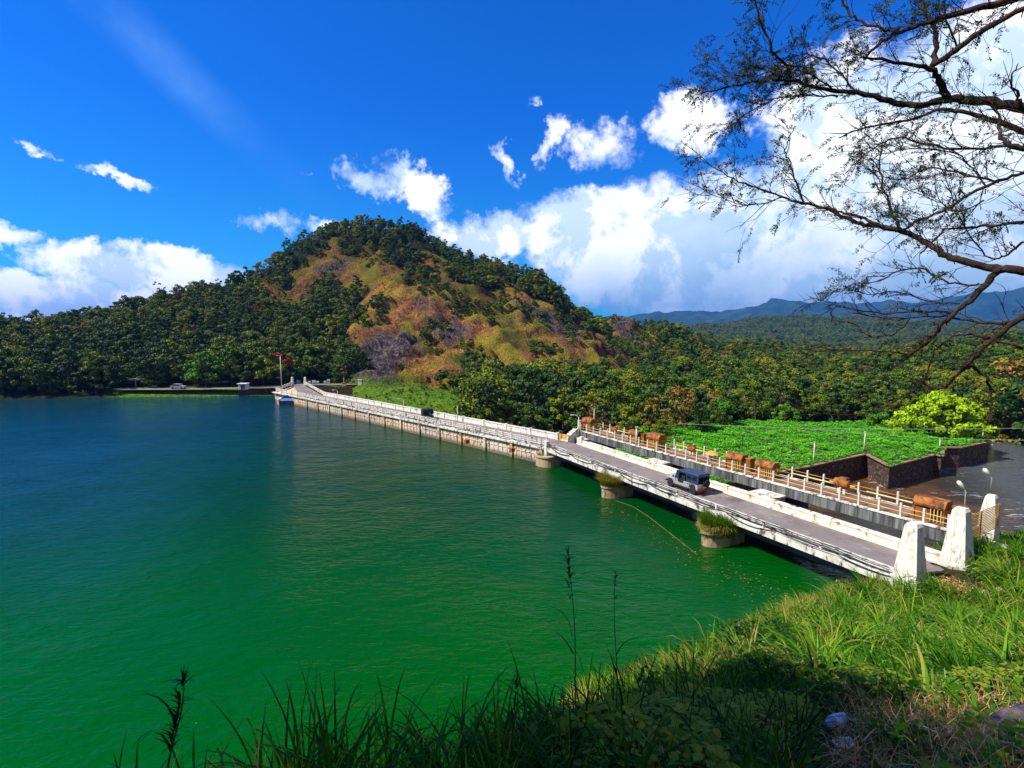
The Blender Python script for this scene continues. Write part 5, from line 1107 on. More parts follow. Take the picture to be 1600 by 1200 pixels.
plant('brown0', at(1530, 640, 118), .8, 2.2, 'small brownish tree just right of the yellow green tree', name='brown_leaved_tree')
plant('red0', ongr(505, 175)[:2]+(float(hz((505-800)/FPX*175, 175)),), .5, 0, 'small rust coloured tree on the slope left of the rock face', name='red_leaved_tree')
plant('purple0', ongr(252, 231), 1.5, 0, 'tall thinly leaved tree standing up from the ridge, left one of two', name='bare_crowned_tree')
plant('purple0', ongr(347, 236), 1.3, 2, 'thinly leaved tree standing up from the ridge, nearer the rocky summit', name='bare_crowned_tree')
plant('broad0', at(1575, 720, 98), 1.75, .3, 'dark green tree overhanging the river at the right edge', name='dark_green_tree')
plant('broad3', at(1615, 705, 92), 1.85, 1.3, 'dark tree at the extreme right edge above the river', name='dark_green_tree')
plant('broad4', at(1520, 690, 100), 1.1, 2.3, 'mid green tree behind the thick pale post at the wall end', name='mid_green_tree')
plant('green0', at(1225, 672, 104), .6, .3, 'low fresh green tree behind the middle of the garden', name='fresh_green_tree')
plant('green0', at(1375, 690, 96), .62, 2.3, 'fresh green tree left of the big yellow green tree', name='fresh_green_tree')
for j, (px, py, Yd, s_, lb) in enumerate(((985, 655, 100, .95, 'dark bushy tree behind the third hoist housing'), (880, 662, 92, .75, 'green tree rising behind the top of the walkway stairs'), (760, 655, 96, .95, 'dark green tree right of the grass slope behind the dam parapet'), (1300, 668, 108, .95, 'dark green tree behind the garden, right of its middle'), (1180, 662, 108, .95, 'broad dark tree behind the left half of the garden'), (1415, 672, 106, 1.0, 'dark tree just behind and left of the yellow green tree'))):
    plant('broad%d' % (j % 6), at(px, py, Yd), s_, j*1.3, lb)
for j, (px, Yd, s_, lb) in enumerate(((905, 79, .62, 'bush sized tree just right of the walkway stairs, behind the farthest hoist'), (945, 84, .78, 'dark tree rising between the farthest and second hoist housings'), (982, 82, .72, 'tree directly behind the tall white walkway post'), (1018, 87, .80, 'tree behind the second and third hoist housings, left of the brown tree'), (1098, 90, .70, 'green tree closing the left corner of the garden'), (1128, 96, .60, 'small tree at the back left edge of the garden'), (1040, 80, .45, 'low bush below the brown leaved tree'))):
    plant(['broad1', 'broad3', 'broad0', 'broad5', 'broad2', 'green0', 'broad4'][j], ((px-800)/FPX*Yd, Yd, GZ0-.1), s_, j*1.1, lb, name='garden_side_tree')
# palm
pl = thing('palm_tree', 'single slender palm standing above the wood below the hazy hills', 'palm', at(1338, 602, 165)); mm = MB(); mm.tube([(0, 0, -1), (.15, 0, 4), (0, 0, 8)], [.12, .10, .08], 8); mm.build('trunk', BARK, pl, smooth=True)
b = NPB()
for k in range(13):
    a = 2*math.pi*k/13; n = 26; tt2 = np.linspace(.05, 1, n); x = np.cos(a)*tt2*2.6; y = np.sin(a)*tt2*2.6; z = 8+.9*np.sin(tt2*2.2)-1.6*tt2**2
    for sd_ in (-1, 1): b.add(blades(x, y, z, .75*(1-tt2*.5), .09, .6, az=np.full(n, a+sd_*1.1), tint=R.uniform(.2, .6, n), lean=1.2))
b.build('fronds', HERB, pl)
# ---- the remaining forest: one object, tree crowns instanced on points
def forest(name, P, S, keys_, wts_, label):
    n = len(P); me = bpy.data.meshes.new(name); me.vertices.add(n); me.vertices.foreach_set('co', np.asarray(P, np.float32).ravel())
    for an, av, ty in (('sc', S, 'FLOAT'), ('rz', R.uniform(0, 6.28, n), 'FLOAT')): a = me.attributes.new(an, ty, 'POINT'); a.data.foreach_set('value', np.asarray(av, np.float32))
    ki = np.array([rnd.choices(range(len(keys_)), wts_at(p_[0], p_[1]) if wts_ == 'site' else wts_)[0] for p_ in P], np.int32); a = me.attributes.new('ki', 'INT', 'POINT'); a.data.foreach_set('value', ki)
    o = bpy.data.objects.new(name, me); COL.objects.link(o); ng = bpy.data.node_groups.new(name, 'GeometryNodeTree')
    ng.interface.new_socket('Geometry', in_out='INPUT', socket_type='NodeSocketGeometry'); ng.interface.new_socket('Geometry', in_out='OUTPUT', socket_type='NodeSocketGeometry')
    gi = ng.nodes.new('NodeGroupInput'); go = ng.nodes.new('NodeGroupOutput'); ip = ng.nodes.new('GeometryNodeInstanceOnPoints'); jn = ng.nodes.new('GeometryNodeJoinGeometry')
    for k in keys_:
        oi = ng.nodes.new('GeometryNodeObjectInfo'); oi.inputs['Object'].default_value = KINDS[k].first[1]; oi.inputs['As Instance'].default_value = True; ng.links.new(oi.outputs['Geometry'], jn.inputs[0])
    def na(nm, ty):
        q = ng.nodes.new('GeometryNodeInputNamedAttribute'); q.data_type = ty; q.inputs['Name'].default_value = nm; return q.outputs['Attribute']
    ng.links.new(gi.outputs[0], ip.inputs['Points']); ng.links.new(jn.outputs[0], ip.inputs['Instance']); ip.inputs['Pick Instance'].default_value = True
    ng.links.new(na('ki', 'INT'), ip.inputs['Instance Index']); cx = ng.nodes.new('ShaderNodeCombineXYZ'); ng.links.new(na('rz', 'FLOAT'), cx.inputs[2]); ng.links.new(cx.outputs[0], ip.inputs['Rotation'])
    ng.links.new(na('sc', 'FLOAT'), ip.inputs['Scale']); ng.links.new(ip.outputs[0], go.inputs[0])
    md = o.modifiers.new('forest', 'NODES'); md.node_group = ng; tag(o, label, kind='stuff'); return o
for k in ('shrub0', 'shrub1'):
    i = idx[np.nonzero(rk_[idx] > .35)[0][0 if k == 'shrub0' else 1]]; plant(k, (gx[i], gy[i], gz[i]-.1), .9, 0, 'low dark shrub clinging to the bare rock face of the hill' if k == 'shrub0' else 'tiny olive shrub on the rocky part of the hill', 'shrub')
rest = rank[NT_IND:]; rr_ = rk_[rest] > .35
forest('forest', np.stack([gx, gy, gz-.2], -1)[rest[~rr_]], (sizef*sz_(big)*R.uniform(.85, 1.15, len(big)))[rest[~rr_]], keys, 'site', 'mixed broadleaf forest covering the hill and valley slopes')
# shrubs over the rocks, the hollows and the shore edge
n = 3800; sx_, sy_ = R.uniform(-160, 150, n*4), R.uniform(140, 320, n*4); rk2 = gridlook(RMs, sx_, sy_); kk = np.nonzero((rk2 > .2) & (fbm(sx_/14, sy_/14, 3) > .10))[0][:n]
P = np.stack([sx_[kk], sy_[kk], hz(sx_[kk], sy_[kk])-.1], -1)
forest('rock_shrubs', P, R.uniform(.25, 1.0, len(kk)), ['shrub0', 'shrub1'], [1, 1], 'low scrub growing in cracks across the rock face')
n = 900; sx_, sy_ = R.uniform(-160, 150, n*3), R.uniform(140, 320, n*3); rk2 = gridlook(RMs, sx_, sy_); kk = np.nonzero((rk2 > .25) & (fbm(sx_/6+5, sy_/6, 3) > -.35))[0][:n]
forest('rock_tufts', np.stack([sx_[kk], sy_[kk], hz(sx_[kk], sy_[kk])-.05], -1), R.uniform(.07, .24, len(kk)), ['shrub0', 'shrub1'], [1, 1], 'small dry tufts and low bushes speckling the rock face')
n = 800; sx_ = R.uniform(-140, 10, n*6); sy_ = R.uniform(75, 150, n*6); zz = hz(sx_, sy_); l2 = gridlook(lawnm.reshape(ny, nx), sx_, sy_); cdd = seg_d(sx_, sy_, Q2(0, 2.5, 0), Q2(L2+3, 2.5, 0))
kk = np.nonzero((l2 > .3) & (cdd > 4.5) & ((zz > .25) | (sx_ > -55)) & ((sx_ > -52) | (sy_ < 139)) & (R.random(n*6) < .6))[0][:n]
forest('slope_scrub', np.stack([sx_[kk], sy_[kk], zz[kk]-.1], -1), R.uniform(.06, .26, len(kk)), ['shrub0', 'shrub1'], [1, 1], 'low green scrub dotted over the grass slope behind the dam')
# far wooded hills: canopy of crowns
n = 26000; yy = 430+(1750-430)*R.random(n)**.75; u = R.uniform(.22, 1.05, n); xx = u*yy; zz = midf(xx, yy)-5*1.2-4.5*.8+5*ridged(xx/170+3, yy/170, 5)+2.5*fbm(xx/170*3, yy/170*3, 3)
forest('distant_forest', np.stack([xx, yy, zz+1.0], -1), R.uniform(.8, 1.5, n), keys[:6], [1]*6, 'hazy continuous forest on the far hills across the valley')
# ================================================================ FOREGROUND BANK
def bank_hit(px, py):
    d = ray(px, py); lo = .5
    for k in range(4000):
        lo += .02; x, y, z = d[0]*lo, d[1]*lo, CAMZ+d[2]*lo
        if z <= float(bzl(x, y)): return Vector((x, y, float(bzl(x, y))))
    return Vector((x, y, z))
def near_edge(x, y):   # signed distance to the bank edge, <0 on the land side
    best = np.full(x.shape, 1e9); sg_ = np.zeros(x.shape)
    for i in range(len(E)-1):
        a, b = E[i], E[i+1]; ex, ey = b[0]-a[0], b[1]-a[1]; tt = np.clip(((x-a[0])*ex+(y-a[1])*ey)/(ex*ex+ey*ey), 0, 1)
        d = np.hypot(x-a[0]-tt*ex, y-a[1]-tt*ey); s = np.sign(ex*(y-a[1])-ey*(x-a[0])); sg_ = np.where(d < best, s, sg_); best = np.minimum(best, d)
    return best*sg_
def scatter_bank(n, x0, x1, y0, y1, dmin, dmax, marg=60, ymin_px=-1e9):
    x = R.uniform(x0, x1, n*6); y = R.uniform(y0, y1, n*6); e = near_edge(x, y); z = bzl(x, y); px, py, f = proj(np.stack([x, y, z], -1))
    rd = seg_d(x, y, Q1(-1.2, 2.6, 0), Q1(4, 2.6, 0)) < 2.3
    rd |= (np.abs(px-1308) < 48) & (py > 1118) & (py < 1600) & (y < 6)      # clearing round the bottle
    rd |= (x > y*.70) & (y < 7.5) & (R.random(len(x)) < .80)                 # trampled straw patch on the right
    k = np.nonzero((e > dmin) & (e < dmax) & (px > -marg) & (px < 1600+marg) & (f > .6) & (z > -.2) & ~rd & (x < 60))[0][:n]; return x[k], y[k], z[k], e[k]
gb = NPB()
def tussocks(cx, cy, cz, per, ln, wd, bend, tint, spread=.14, wind=(-.35, .1), seg=4, lean=.28):
    n = len(cx); i = np.repeat(np.arange(n), per); m_ = len(i); a = R.uniform(0, 2*np.pi, m_); r = R.random(m_)*spread
    dx, dy = np.cos(a)+wind[0], np.sin(a)+wind[1]; L_ = np.broadcast_to(ln, (n,))[i]*R.uniform(.5, 1.1, m_)
    return blades(cx[i]+r*np.cos(a), cy[i]+r*np.sin(a), cz[i]-.03, L_, np.broadcast_to(wd, (n,))[i]*R.uniform(.6, 1.2, m_), R.uniform(*bend, m_), az=np.arctan2(dy, dx), tint=np.clip(np.broadcast_to(tint, (n,))[i]+R.normal(0, .13, m_), 0, 1), seg=seg, lean=lean)
def tn(x, y, base=.5, amp_=.25): return np.clip(base+amp_*fbm(x/2.2+3, y/2.2, 3), .05, .98)
# far part of the bank towards the pillars
x, y, z, e = scatter_bank(1000, 8, 46, 12, 46, -14, 7); gb.add(tussocks(x, y, z, 17, R.uniform(.45, 1.4, len(x))*(.75+.6*np.clip(fbm(x/2.6+7, y/2.6, 2), -.5, 1))*np.where(near_edge(x, y) > -1.5, .6, 1), .062, (.8, 2.2), tn(x, y, .50, .62), spread=.22))
x, y, z, e = scatter_bank(1250, 2, 26, 5, 22, -9, 8); gb.add(tussocks(x, y, z, 14, R.uniform(.4, 1.15, len(x)), .040, (.8, 2.2), tn(x, y, .48, .62), spread=.18))
x, y, z, e = scatter_bank(1500, 4, 40, 6, 44, -14, 9); gb.add(tussocks(x, y, z, 14, R.uniform(.18, .4, len(x)), .028, (.5, 2.2), tn(x, y, .62, .35), spread=.25, seg=2))
# near edge, tall and dark against the water
x, y, z, e = scatter_bank(1150, -8, 7, .2, 12, -1.6, 8, 1500); gb.add(tussocks(x, y, z, 15, R.uniform(.35, .72, len(x)), .013, (.5, 2.0), tn(x, y, .55, .45), spread=.10, wind=(-.2, .2), seg=5))
x, y, z, e = scatter_bank(420, -1.9, 4.5, 1.6, 7, -1.0, 1.6, 60); gb.add(tussocks(x, y, z, 9, R.uniform(.55, .95, len(x)), .025, (.9, 2.6), tn(x, y, .3, .15), spread=.06, wind=(-.25, .1), seg=7, lean=.2))
x, y, z, e = scatter_bank(420, 1.0, 14, 2.5, 12, -8, -.3); gb.add(tussocks(x, y, z, 10, R.uniform(.25, .62, len(x)), .012, (.8, 2.2), tn(x, y, .55, .3), spread=.12))
# wild long tufts, seedy brown stems and dark gaps between them
x, y, z, e = scatter_bank(210, 3, 34, 6, 40, -10, -.5); gb.add(tussocks(x, y, z, 38, R.uniform(1.3, 2.4, len(x))*np.interp(y, [6, 20], [.55, 1]), .066, (1.0, 2.6), R.uniform(.4, .85, len(x)), spread=.16, wind=(-.6, .1), seg=6))
x, y, z, e = scatter_bank(60, 10, 30, 12, 36, -6, 2); gb.add(tussocks(x, y, z, 30, R.uniform(.6, 1.0, len(x)), .03, (.2, 1.4), np.full(len(x), .97), spread=.4))
gr_o = gb.build('grass', GRASS); tag(gr_o, 'long arching green grass covering the near bank', kind='stuff')
# leafy weeds close to the camera
x, y, z, e = scatter_bank(2600, .2, 9.5, 2.0, 8.5, -7, .8, 40)
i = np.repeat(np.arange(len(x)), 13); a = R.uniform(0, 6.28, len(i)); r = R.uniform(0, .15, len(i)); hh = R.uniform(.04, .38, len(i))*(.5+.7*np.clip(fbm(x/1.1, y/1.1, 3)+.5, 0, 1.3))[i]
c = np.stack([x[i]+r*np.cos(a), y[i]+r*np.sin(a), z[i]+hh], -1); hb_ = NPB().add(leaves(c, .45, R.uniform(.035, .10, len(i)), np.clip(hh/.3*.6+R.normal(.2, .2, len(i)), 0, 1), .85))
# stems under them
hb_.add(blades(x, y, z-.02, R.uniform(.15, .35, len(x)), .004, R.uniform(.2, 1.2, len(x)), tint=R.uniform(.1, .6, len(x)), seg=3))
x, y, z, e = scatter_bank(1500, 4, 26, 6, 24, -10, 4); i = np.repeat(np.arange(len(x)), 12); c = np.stack([x[i]+R.normal(0, .16, len(i)), y[i]+R.normal(0, .16, len(i)), z[i]+R.uniform(.05, .5, len(i))], -1)
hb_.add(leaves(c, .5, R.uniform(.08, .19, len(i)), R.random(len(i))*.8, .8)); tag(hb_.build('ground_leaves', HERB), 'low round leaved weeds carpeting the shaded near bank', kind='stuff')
# leafy bushes on the bank
for j, (px, py, s_, lb, mt) in enumerate(((1175, 1040, 1.0, 'dark leafy bush at the lake side brink of the grass bank', HERB), (1290, 985, .8, 'small leafy bush among the sunlit reeds of the bank', HERB), (1445, 1010, .9, 'broad leafed bush in the middle of the sunlit bank', HERB), (1572, 985, 1.0, 'leafy bush at the right edge of the sunlit bank', HERB),
     (1060, 1105, .75, 'low dark bush just above the shaded reeds', HERB), (1225, 1075, .7, 'low leafy bush left of the bottle in the shade', HERB), (1545, 905, 1.1, 'green bush right of the middle gate pillar', GRASS), (1395, 950, .9, 'bush in front of the nearest gate pillar', GRASS), (1490, 925, .9, 'brown stemmed bush between the gate pillars', STRAW), (1330, 930, .8, 'bush at the brink left of the nearest gate pillar', GRASS))):
    c0_ = bank_hit(px, py); k_ = min(1.0, .35+c0_.y/18)*s_; o = thing('weed_bush', lb, 'bush', tuple(c0_)); n = 900; d = np.clip(R.normal(size=(n, 3)), -1.6, 1.6)*np.array([.42, .42, .26])*k_*1.3; d[:, 2] = np.abs(d[:, 2])+.05*k_
    NPB().add(leaves(d, .8, R.uniform(.07, .17, n)*(.4+.6*k_), np.clip(R.normal(.45, .25, n), 0, 1), .7)).build('leaf_mass', mt, o)
    m_ = 40; NPB().add(blades(R.normal(0, .05, m_), R.normal(0, .05, m_), np.full(m_, -.05), R.uniform(.5, 1.1, m_)*k_, .012, R.uniform(.2, 1.5, m_), tint=R.random(m_), seg=4, lean=.5)).build('stems', STRAW, o)
# dry straw
sb_ = NPB(); x, y, z, e = scatter_bank(5200, 1.5, 12, 2.0, 10, -8, .3, 40); w_ = fbm(x/1.4+9, y/1.4, 3); k = (w_ > .05) | ((x > y*.86) & (w_ > -.3)); x, y, z = x[k], y[k], z[k]
sb_.add(blades(x, y, z+R.uniform(.0, .10, len(x)), R.uniform(.12, .45, len(x)), .007, R.uniform(-.3, .6, len(x)), seg=3, lean=1.45))
x = R.uniform(1.2, 9, 26000); y = R.uniform(1.5, 8, 26000); k = (x > y*.68) & (x < y*1.1) & (fbm(x/.9, y/.9, 3) > -.35); x, y = x[k], y[k]
sb_.add(blades(x, y, bzl(x, y)+R.uniform(.0, .28, len(x)), R.uniform(.10, .38, len(x)), .0085, R.uniform(-.3, .6, len(x)), tint=np.clip(R.normal(.55, .25, len(x)), 0, 1), seg=3, lean=1.4))
x, y, z, e = scatter_bank(2500, 6, 30, 8, 34, -12, 5); sb_.add(blades(x, y, z+.03, R.uniform(.3, .9, len(x)), .018, R.uniform(.2, 1.6, len(x)), seg=3, lean=.8))
tag(sb_.build('straw_litter', STRAW), 'dry straw and dead stems scattered between the weeds', kind='stuff')
# tall single stalks standing against the water
def stalk(px, pyb, pyt, Yd, label, head='seed', lean=0.0, n=34):
    b0_ = PD(px, pyb, Yd); t0 = PD(px+lean, pyt, Yd); o = thing('seed_stalk', label, 'grass stalk', tuple(b0_))
    pts_ = [Vector((0, 0, 0)).lerp(t0-b0_, k/8)+Vector((math.sin(k*.7+px)*.012, math.cos(k*.9)*.01, 0)) for k in range(9)]
    mm = MB(); mm.tube(pts_, [.006-.0005*k for k in range(9)], 5); mm.build('stem', BARK, o, smooth=True)
    bb = NPB(); H = (t0-b0_).length; kk_ = R.uniform(.72 if head == 'seed' else .25, 1, n); p_ = np.array([tuple(pts_[0].lerp(pts_[8], q)) for q in kk_])
    bb.add(blades(p_[:, 0], p_[:, 1], p_[:, 2], R.uniform(.03, .10, n), .010 if head == 'seed' else .008, R.uniform(.2, 2.2, n), tint=R.uniform(0, .35, n), seg=3, lean=.7)); bb.build('seed_head' if head == 'seed' else 'leaflets', HERB, o)
    bl = NPB(); kk_ = np.array([.25, .4, .5]); p_ = np.array([tuple(pts_[0].lerp(pts_[8], q)) for q in kk_]); bl.add(blades(p_[:, 0], p_[:, 1], p_[:, 2], R.uniform(.18, .4, 3), .011, R.uniform(.8, 2.2, 3), tint=R.uniform(0, .3, 3), seg=5, lean=.5)); bl.build('leaf_blades', HERB, o); return o
stalk(903, 1125, 862, 3.6, 'tall thin dark seed stalk standing against the lake, left one of two', lean=-14)
stalk(962, 1110, 893, 3.9, 'thin dark stalk standing against the lake, right one of two', n=10)
stalk(262, 1215, 1060, 2.3, 'dark wispy plant alone at the bottom left of the lake edge', head='leafy', lean=26, n=85)
stalk(802, 1175, 1045, 2.8, 'bent double dark stalk rising from the grass at the bottom centre', n=8, lean=6)
# litter
def frame_at(px, py, off=0.0):
    return bank_hit(px, py)+Vector((0, 0, off))
PLB, t, p = newmat('blue_bottle_plastic'); p.inputs['Base Color'].default_value = (.42, .66, .98, 1); p.inputs['Roughness'].default_value = .12; p.inputs['Transmission Weight'].default_value = .45; p.inputs['IOR'].default_value = 1.2
PLC = pm('blue_plastic_cap', [(.3, (.01, .03, .30)), (.7, (.02, .06, .5))], 5, rough=.35); PLW = pm('white_film', [(.3, (.60, .68, .72)), (.7, (.80, .84, .86))], 9, rough=.35)
a0 = frame_at(1287, 1165, .24); a1 = PD(1336, 1118, a0.y+.18); ax = (a1-a0).normalized(); ln_ = .33
bo = thing('plastic_bottle', 'crushed blue plastic water bottle lying in the dark weeds', 'bottle', tuple(a0)); M = ax.to_track_quat('Z', 'Y').to_matrix()
prof = [(.018, 0), (.02, .03), (.045, .07)]+[(.058-.005*(k % 2), .09+k*.017) for k in range(12)]+[(.055, .30), (.03, .315)]
mm = MB(); mm.lathe([(r*1.25, z) for r, z in prof], n=18, M=M)
ob = mm.build('bottle_body', PLB, bo, smooth=True)
for v in ob.data.vertices:
    q = M.inverted() @ v.co; s_ = .75+.25*math.sin(q.z*34); v.co = M @ Vector((q.x*s_, q.y*(1.15-.3*s_*.3), q.z))
mm = MB(); mm.lathe([(.026, -.035), (.026, .005)], n=14, M=M); mm.build('cap', PLC, bo)
mm = MB(); mm.lathe([(.0745, .13), (.0745, .165)], n=18, M=M); mm.lathe([(.074, .185), (.074, .20)], n=18, M=M); mm.build('label_band', PLW, bo, smooth=True)
def scrap(px, py, size, m_, label, name, cat, lift=.12, seed=1, asp=.6):
    c = frame_at(px, py, lift); rr = np.random.default_rng(seed); n = 9; u, v = np.meshgrid(np.linspace(-.5, .5, n), np.linspace(-.5, .5, n)); w_ = rr.normal(size=(n, n)); w_ = (w_+np.roll(w_, 1, 0)+np.roll(w_, 1, 1)+np.roll(w_, -1, 0))/4
    V_ = np.stack([u*size*(1+.3*np.sin(v*5+seed)), v*size*asp, w_*size*.22+u*size*.25], -1); I_ = (np.arange(n-1)[:, None]*n+np.arange(n-1)[None, :]).ravel()
    o = mesh_np(name, V_, np.stack([I_, I_+1, I_+n+1, I_+n], -1), m_); o.location = c; o.rotation_euler = (.5, -.1, rr.uniform(-1, 1)); md = o.modifiers.new('thickness', 'SOLIDIFY'); md.thickness = .002; return tag(o, label, cat)
scrap(1388, 1082, .13, PLC, 'torn bright blue wrapper, left scrap of the pair in the weeds', 'wrapper', 'wrapper', .24, 3)
scrap(1408, 1088, .10, PLC, 'small bright blue wrapper piece, right scrap of the pair', 'wrapper', 'wrapper', .24, 4)
scrap(1587, 1128, .17, PLW, 'crumpled white film caught in straw at the right edge', 'plastic_film', 'litter', .20, 5, .8)
scrap(1492, 1066, .16, PLW, 'pale plastic scrap lying on sunlit straw', 'plastic_scrap', 'litter', .22, 6, .35)
scrap(1316, 1180, .15, PLW, 'greyish paper scrap just below the blue bottle', 'paper_scrap', 'litter', .14, 8, .7)
scrap(1482, 1172, .07, PLW, 'tiny white scrap in the darkest weeds', 'paper_scrap', 'litter', .22, 9, .6)
# rock in the bottom right corner
c = frame_at(1590, 1195, -.02); bm = bmesh.new(); bmesh.ops.create_icosphere(bm, subdivisions=5, radius=.42)
for v in bm.verts:
    q = v.co; s_ = 1+.16*float(fbm(np.array(q.x*3+2), np.array(q.y*3+q.z*2), 4)); v.co = Vector((q.x*1.2, q.y*.9, q.z*.62))*s_
    if v.co.z > .18: v.co.z = .18+(v.co.z-.18)*.3
me = bpy.data.meshes.new('rock'); bm.to_mesh(me); bm.free(); me.materials.append(pm('pinkish_rock', [(.3, (.08, .055, .055)), (.5, (.24, .17, .16)), (.7, (.38, .30, .27))], 7, rough=.95, bump=.8, bscale=40, stretch=(1, 1, .6)))
rk_o = bpy.data.objects.new('rock', me); COL.objects.link(rk_o); rk_o.location = c+Vector((.13, -.06, .14)); rk_o.rotation_euler = (0, -.5, .6); tag(rk_o, 'pinkish grey rock in the bottom right corner beside the straw', 'rock')
for po in me.polygons: po.use_smooth = True
# floating debris and boom on the lake under the bridge
bmv = MB(); bmv.tube([PX(x_, y_, .02) for x_, y_ in ((962, 782), (990, 792), (1012, 806), (1035, 824), (1062, 845), (1090, 867))], .04, 6)
tag(bmv.build('floating_boom', pm('weathered_rope', [(.3, (.05, .035, .015)), (.7, (.15, .10, .05))], 2), smooth=True), 'thin brown floating boom trailing between the two overgrown piers', 'boom')
n = 420; pxs = R.uniform(930, 1260, n); base_y = np.interp(pxs, [930, 1000, 1100, 1200, 1260], [778, 812, 868, 918, 950]); pys = base_y+R.normal(4, 15, n)
V_ = np.array([tuple(PX(a, b, .012)) for a, b in zip(pxs, pys)]); V_ = V_[bzl(V_[:, 0], V_[:, 1]) < -.05]
tag(NPB().add(leaves(V_, .02, R.uniform(.04, .16, len(V_))*R.random(len(V_))**.6, R.random(len(V_))*.55, .8, 0)).build('floating_leaves', STRAW), 'scattered dead leaves floating on the lake beside the piers', kind='stuff')

# rubble beside the road end
x = R.uniform(22, 31, 260); y = R.uniform(25.5, 32.5, 260); k = (seg_d(x, y, Q1(-1.5, 2.6, 0), Q1(3, 2.6, 0)) > 1.9) & (seg_d(x, y, Q1(-3.2, 3.4, 0), Q1(0, 4.4, 0)) < 2.4); x, y = x[k], y[k]
mm = MB()
for a, b_ in zip(x, y): s_ = rnd.uniform(.08, .38); mm.box((a, b_, float(bzl(a, b_))+s_*.2), (s_*rnd.uniform(.8, 1.6), s_, s_*rnd.uniform(.4, .9)), M=Matrix.Rotation(rnd.uniform(-.5, .5), 3, 'X') @ Matrix.Rotation(rnd.uniform(0, 3), 3, 'Z'), taper=rnd.uniform(.6, .95))
tag(mm.build('rubble', pm('rubble_stone', [(.3, (.16, .12, .08)), (.6, (.42, .36, .28)), (.8, (.55, .5, .42))], 1.5, bump=.6), bevel=.015), 'pale broken rubble at the end of the road by the gate pillars', kind='stuff')
# ================================================================ OVERHANGING TREE (upper right)
ot = thing('overhanging_tree', 'dark feathery leaved tree whose twisting branches hang in from the upper right', 'tree', (9.5, 5.2, float(bzl(9.5, 5.2))))
OB = pm('branch_bark', [(.3, (.02, .012, .009)), (.6, (.06, .034, .024)), (.8, (.16, .075, .04))], 14, rough=.95, bump=.7)
OLF = grass_mat('feathery_leaves', [(0, (.012, .022, .008)), (.6, (.03, .055, .014)), (1, (.07, .10, .03))], .22)
br_m = MB(); tw_m = MB(); lf = NPB(); LC = []; LD = []; LT = []
def wob(a, b, n, amp_): return [a.lerp(b, k/n)+Vector((rnd.gauss(0, amp_), rnd.gauss(0, amp_), rnd.gauss(0, amp_)))*(0 if k in (0, n) else 1) for k in range(n+1)]
def smooth_poly(P_, k=4):
    out = []
    for i in range(len(P_)-1):
        p0, p1, p2, p3 = P_[max(i-1, 0)], P_[i], P_[i+1], P_[min(i+2, len(P_)-1)]
        for j in range(k):
            t_ = j/k; out.append(.5*((2*p1)+(p2-p0)*t_+(2*p0-5*p1+4*p2-p3)*t_*t_+(3*p1-p0-3*p2+p3)*t_**3))
    out.append(P_[-1]); return out
def spray(p, d, L_, dens):
    """a drooping pinnate leaf: rachis with paired leaflets"""
    d = d.normalized(); n = max(4, int(L_/.014*dens)); s = d.cross(Vector((rnd.gauss(0, .4), -1, rnd.gauss(0, .4)))).normalized(); q = p.copy(); tint = rnd.random()
    rp0 = [p.copy()]
    for k in range(n):
        q = q+d*L_/n; d = (d+Vector((0, 0, -.035))).normalized()
        if k == n//2 or k == n-1: rp0.append(q.copy())
        for sg_ in (-1, 1):
            if rnd.random() < .82: LC.append(tuple(q)); LD.append(tuple(d*.55+s*sg_+Vector((0, rnd.gauss(0, .3), -.15)))); LT.append(tint)
    tw_m.tube(rp0, .0016, 3, cap=False)
def twig(p, d, L_, r, lev, dens):
    n = 6; P_ = [p.copy()]; q = p.copy(); d = d.normalized(); cv = Vector((rnd.gauss(-.05, .12), rnd.gauss(0, .12), rnd.gauss(.03, .12)))
    for k in range(n): d = (d+cv*.8+Vector((rnd.gauss(0, .07), rnd.gauss(0, .07), rnd.gauss(0, .07)))).normalized(); q = q+d*L_/n; P_.append(q.copy())
    tw_m.tube(P_, [r*(1-.75*k/n) for k in range(n+1)], 3, cap=False)
    if lev > 0:
        for k in range(rnd.randint(2, 4)):
            i = rnd.randint(1, n-1); dd = (P_[i+1]-P_[i]).normalized(); side = Vector((rnd.gauss(-.1, .6), rnd.gauss(0, .6), rnd.gauss(.1, .6))); twig(P_[i], dd*.9+side*.75, L_*rnd.uniform(.4, .75), r*.6, lev-1, dens)
    if rnd.random() < dens*.72:
        for k in range(rnd.randint(1, 3)):
            i = rnd.randint(2, n); dd = (P_[min(i+1, n)]-P_[i-1]).normalized(); spray(P_[i], dd+Vector((rnd.gauss(0, .5), rnd.gauss(0, .4), rnd.gauss(-.25, .45))), rnd.uniform(.09, .21), 1)
